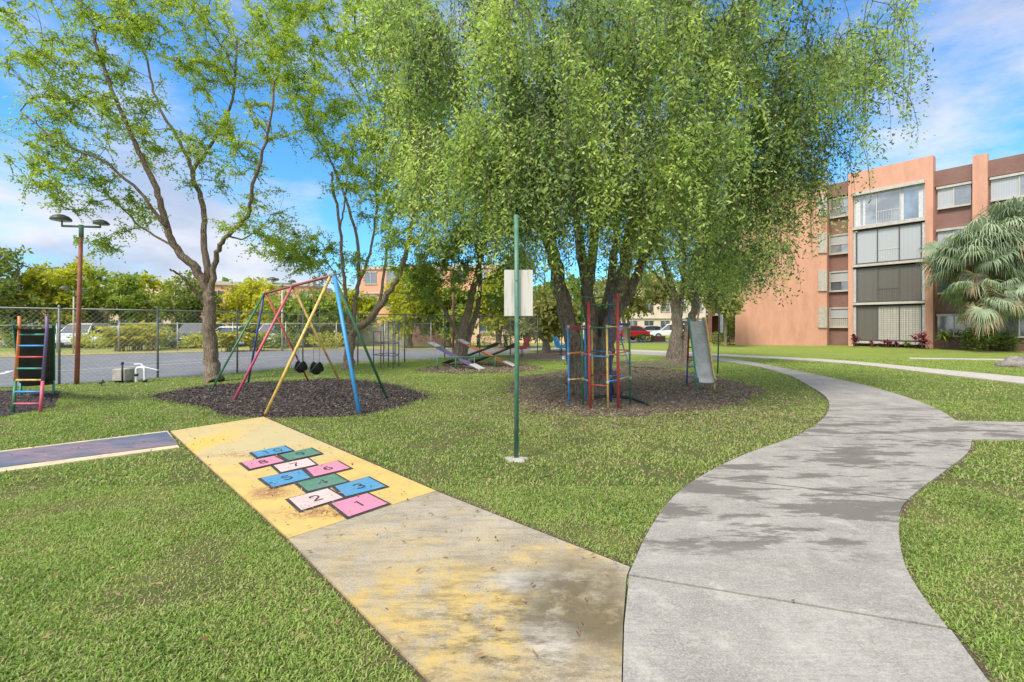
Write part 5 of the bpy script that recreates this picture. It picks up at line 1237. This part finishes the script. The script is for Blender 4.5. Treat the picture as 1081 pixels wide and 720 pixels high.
# ================================================================== PARKED CARS
tyre_m = blackr; rim_m = M('wheel_rim', (.5,.5,.5), .35, (.35,.35,.35), 5, metal=.7); cglass = glass_mat('car_glass', (.04,.05,.06), .05); lightm = M('headlight_lens', (.8,.8,.8), .2); tailm = M('tail_light', (.4,.02,.02), .3)
def car(px, d, rz, col, label, suv=False):
    m_, n_, l_, b_ = newmat('car_paint'); b_.inputs['Base Color'].default_value = c4(col); b_.inputs['Roughness'].default_value = .3; b_.inputs['Coat Weight'].default_value = .6
    loc = XY(px, d); t = empty('parked_car', loc, label, 'car', 'parked cars'); t.rotation_euler = (0,0,rz)
    ht = 1.62 if suv else 1.42
    low = [(-2.2,.35),(-2.22,.62),(-2.15,.86 if not suv else .98),(-1.45,.92 if not suv else 1.02),(1.05,.92),(1.75,.82),(2.15,.66),(2.2,.35)]
    def loft(prof, w0, w1, zt):
        vs = []
        for y_ in (-1, 1):
            for x_, z_ in prof: vs.append((x_, y_*w0, z_))
        n = len(prof)
        return vs, [tuple(range(n)), tuple(reversed(range(n, 2*n)))]+[(i, n+i, n+(i+1)%n, (i+1)%n) for i in range(n)]
    def raw(vs, fs, nm, mt, par=t, sm=False):
        mb = MB().add(vs, fs, sm); me = bpy.data.meshes.new(nm); me.from_pydata(mb.v, [], mb.f); me.materials.append(mt); me.update()
        o = bpy.data.objects.new(nm, me); C.objects.link(o); o.parent = par
        if nm == 'body':
            bv = o.modifiers.new('bevel', 'BEVEL'); bv.width = .06; bv.segments = 3
            me.polygons.foreach_set('use_smooth', [True]*len(me.polygons))
        return o
    vs, fs = loft(low, .87, .87, 0); body = raw(vs, fs, 'body', m_)
    top = [(-2.05,.95),(-1.75,ht-.08),(-1.4,ht),(.1,ht),(.45,ht-.06),(1.2,.9)] if suv else [(-1.9,.88),(-1.25,ht-.06),(-.9,ht),(.05,ht),(.35,ht-.05),(1.2,.88)]
    n = len(top); vs = []
    for y_ in (-1, 1):
        for x_, z_ in top: vs.append((x_, y_*(.84-.2*(z_-.88)/(ht-.88)), z_))
    raw(vs, [tuple(range(n)), tuple(reversed(range(n, 2*n)))]+[(i, n+i, n+(i+1)%n, (i+1)%n) for i in range(n)], 'cabin', m_)
    gp_ = [(x_*.93-.02, .9+(z_-.88)*.86) for x_, z_ in top]; vs = []
    for y_ in (-1, 1):
        for x_, z_ in gp_: vs.append((x_, y_*(.853-.2*(z_-.88)/(ht-.88)), z_))
    raw(vs, [tuple(range(n)), tuple(reversed(range(n, 2*n)))], 'side_glass', cglass)
    (xa, za), (xb, zb_) = top[-1], top[-2]
    raw([(xa+.01-.06, -.74, za+.06), (xa+.01-.06, .74, za+.06), (xb+.03, .64, zb_-.02), (xb+.03, -.64, zb_-.02)], [(0,1,2,3)], 'windscreen', cglass)
    (xa, za), (xb, zb_) = top[0], top[1]
    raw([(xa-.01+.06, .74, za+.08), (xa-.01+.06, -.74, za+.08), (xb-.03, -.64, zb_-.02), (xb-.03, .64, zb_-.02)], [(0,1,2,3)], 'rear_window', cglass)
    for x_ in (-1.35, 1.35):
        for y_ in (-.8, .8):
            w_ = MB().lathe([(.001,-.1),(.31,-.1),(.33,-.06),(.33,.06),(.31,.1),(.001,.1)], (0,0,0), 18); vs = [(x_+a, y_+c, .33+b) for a, b, c in w_.v]; o = raw(vs, w_.f, 'wheel', tyre_m, sm=True)
            w_ = MB().lathe([(.001,-.108),(.19,-.104),(.2,-.09),(.2,.09),(.19,.104),(.001,.108)], (0,0,0), 14); raw([(x_+a, y_+c, .33+b) for a, b, c in w_.v], w_.f, 'rim', rim_m, o)
    for y_ in (-.62, .62):
        q = MB().box(2.1, 2.215, y_-.16, y_+.16, .58, .72); raw(q.v, q.f, 'headlight', lightm); q = MB().box(-2.23, -2.15, y_-.16, y_+.16, .66, .84); raw(q.v, q.f, 'tail_light', tailm)
    return t
car(661, 45, math.radians(200), (.45,.02,.025), 'red car parked beyond the lawn seen beside the climbing tower')
car(683, 51, math.radians(185), (.42,.45,.48), 'silver sedan parked behind the small clipped hedge')
car(708, 48, math.radians(170), (.72,.73,.73), 'white estate car half hidden behind the dark forked trunk', True)
car(647, 47, math.radians(200), (.7,.7,.7), 'white car partly hidden by the weeping tree stems')
car(89, 31, math.radians(285), (.62,.64,.66), 'white car parked behind the floodlight pole beyond the court', True)
car(118, 32, math.radians(280), (.55,.57,.6), 'pale car parked beyond the court left of the areca clump')
car(62, 31.5, math.radians(285), (.3,.32,.35), 'grey car parked beyond the court behind the left slide')
car(209, 31, math.radians(275), (.08,.09,.11), 'dark car parked beyond the court left of the spreading trunk', True)
car(245, 32, math.radians(275), (.66,.68,.7), 'white car parked beyond the court right of the spreading trunk')
car(292, 31, math.radians(275), (.6,.62,.65), 'white car seen between the swing legs beyond the court', True)

# distant tree belt closing the horizon
r = RS(77); n = 26000
xx = r.uniform(-150, 150, n); yy_ = 82+r.uniform(0, 8, n)+np.abs(xx)*.05; top = 7.0+2.4*np.sin(xx*.21)+1.6*np.sin(xx*.53+1)+1.0*np.sin(xx*1.3)
zz = r.uniform(0, 1, n)**.8*top; pos = np.stack([xx, yy_, zz], 1); dirv = norm(r.randn(n,3)); side = norm(np.cross(dirv, r.randn(n,3)))
q = quads_leaf(pos, dirv, side, r.uniform(.8,1.8,n), r.uniform(.5,1.2,n))
tag(npmesh('distant_woods', q, L_mid, lv=np.clip(.45+.2*r.randn(n), 0, 1)), 'far-off belt of trees closing the horizon behind the buildings', 'woods', kind='stuff')

# ================================================================== LIGHT, SKY, CAMERA
sc = bpy.context.scene
sdir = Vector((-.45,-.52,.90)).normalized()
el = math.asin(sdir.z); rot = math.atan2(sdir.x, sdir.y)
w = bpy.data.worlds.new('World'); sc.world = w; w.use_nodes = True; nt = w.node_tree; bg = nt.nodes['Background']
sky = nt.nodes.new('ShaderNodeTexSky'); sky.sky_type = 'NISHITA'; sky.sun_disc = False; sky.sun_elevation = el; sky.sun_rotation = rot; sky.air_density = 1.0; sky.dust_density = .6; sky.ozone_density = 2.0
tc = nt.nodes.new('ShaderNodeTexCoord')
def wn(scale, lo, hi, scl, off_=(0,0,0), det=7, rough=.55):
    mp = nt.nodes.new('ShaderNodeMapping'); mp.inputs['Scale'].default_value = scl; mp.inputs['Location'].default_value = off_; nt.links.new(tc.outputs['Generated'], mp.inputs[0])
    nn = nt.nodes.new('ShaderNodeTexNoise'); nn.inputs['Scale'].default_value = scale; nn.inputs['Detail'].default_value = det; nn.inputs['Roughness'].default_value = rough; nt.links.new(mp.outputs[0], nn.inputs['Vector'])
    mr = nt.nodes.new('ShaderNodeMapRange'); mr.interpolation_type = 'SMOOTHSTEP'; nt.links.new(nn.outputs['Fac'], mr.inputs[0]); mr.inputs[1].default_value = lo; mr.inputs[2].default_value = hi; return mr.outputs[0]
skc = mixc(nt, sky.outputs[0], (.34,.70,.94), 1.0, 'MULTIPLY')
cn_ = wn(1.9, 0, 1, (1,1,2.4), (.9,.35,.2), 8, .6)
def patch(px, py, rad, amt):
    v_ = Vector(((px-CX)/F, 1, (HZ-py)/F)).normalized(); d_ = nt.nodes.new('ShaderNodeVectorMath'); d_.operation = 'DISTANCE'; nt.links.new(tc.outputs['Generated'], d_.inputs[0]); d_.inputs[1].default_value = v_
    m_ = nt.nodes.new('ShaderNodeMapRange'); m_.interpolation_type = 'SMOOTHSTEP'; nt.links.new(d_.outputs['Value'], m_.inputs[0]); m_.inputs[1].default_value = rad; m_.inputs[2].default_value = 0; m_.inputs[4].default_value = amt; return m_.outputs[0]
acc = cn_
for a_ in ((1040,0,.34,.30),(950,165,.16,.22),(0,215,.42,.16),(150,262,.36,.20),(300,275,.3,.18),(60,150,.14,-.12),(560,150,.5,.12),(240,170,.22,-.15)):
    m_ = nt.nodes.new('ShaderNodeMath'); m_.operation = 'ADD'; nt.links.new(acc, m_.inputs[0]); nt.links.new(patch(*a_), m_.inputs[1]); acc = m_.outputs[0]
m_ = nt.nodes.new('ShaderNodeMapRange'); m_.interpolation_type = 'SMOOTHSTEP'; nt.links.new(acc, m_.inputs[0]); m_.inputs[1].default_value = .55; m_.inputs[2].default_value = .86; clouds = m_.outputs[0]
sep = nt.nodes.new('ShaderNodeSeparateXYZ'); nt.links.new(tc.outputs['Generated'], sep.inputs[0])
low = nt.nodes.new('ShaderNodeMapRange'); low.interpolation_type = 'SMOOTHSTEP'; nt.links.new(sep.outputs[2], low.inputs[0]); low.inputs[1].default_value = .55; low.inputs[2].default_value = .02; low.inputs[3].default_value = .75; low.inputs[4].default_value = 1.0
cf0 = nt.nodes.new('ShaderNodeMath'); cf0.operation = 'MULTIPLY'; nt.links.new(clouds, cf0.inputs[0]); nt.links.new(low.outputs[0], cf0.inputs[1])
# unseen cloud added overhead and behind the viewer for neutral fill light
def mrange(src, a, b_, c, d_):
    m_ = nt.nodes.new('ShaderNodeMapRange'); m_.interpolation_type = 'SMOOTHSTEP'; nt.links.new(src, m_.inputs[0])
    for i_, v_ in enumerate((a, b_, c, d_)): m_.inputs[i_+1].default_value = v_
    return m_.outputs[0]
def mx(a, b_):
    m_ = nt.nodes.new('ShaderNodeMath'); m_.operation = 'MAXIMUM'; nt.links.new(a, m_.inputs[0]); nt.links.new(b_, m_.inputs[1]); return m_.outputs[0]
over = mx(mrange(sep.outputs[2], .66, .85, 0, .9), mrange(sep.outputs[1], .1, -.35, 0, .85))
cf = nt.nodes.new('ShaderNodeMath'); cf.operation = 'MAXIMUM'; nt.links.new(cf0.outputs[0], cf.inputs[0]); nt.links.new(over, cf.inputs[1])
cc = mixc(nt, (3.4,3.3,3.45), (1.9,2.1,2.6), wn(3.2, .35, .65, (1,1,2.4), (2,1,0)))
cc = mixc(nt, cc, (5.1,4.95,4.8), over)
fin = mixc(nt, skc, cc, mulf(nt, cf.outputs[0], .95))
nt.links.new(fin, bg.inputs[0]); bg.inputs[1].default_value = .15
sun = bpy.data.lights.new('sun', 'SUN'); sun.energy = 2.5; sun.angle = math.radians(18); sun.color = (1,.94,.85)
so = bpy.data.objects.new('sun', sun); C.objects.link(so); so.rotation_euler = (-sdir).to_track_quat('-Z', 'Y').to_euler(); so.location = (0,0,30)

cam = bpy.data.cameras.new('camera'); co = bpy.data.objects.new('camera', cam); C.objects.link(co)
co.location = (0,0,H); co.rotation_euler = (math.radians(90),0,0)
cam.sensor_width = 36; cam.lens = 36*F/1081; cam.shift_y = (HZ-360)/1081; cam.shift_x = 0; cam.clip_end = 1500; cam.clip_start = .05
sc.camera = co
sc.cycles.max_bounces = 5; sc.cycles.diffuse_bounces = 3; sc.cycles.transmission_bounces = 4; sc.cycles.transparent_max_bounces = 4
sc.view_settings.view_transform = 'Standard'; sc.view_settings.look = 'None'; sc.view_settings.gamma = 1; sc.view_settings.exposure = .97; sc.view_settings.use_curve_mapping = False
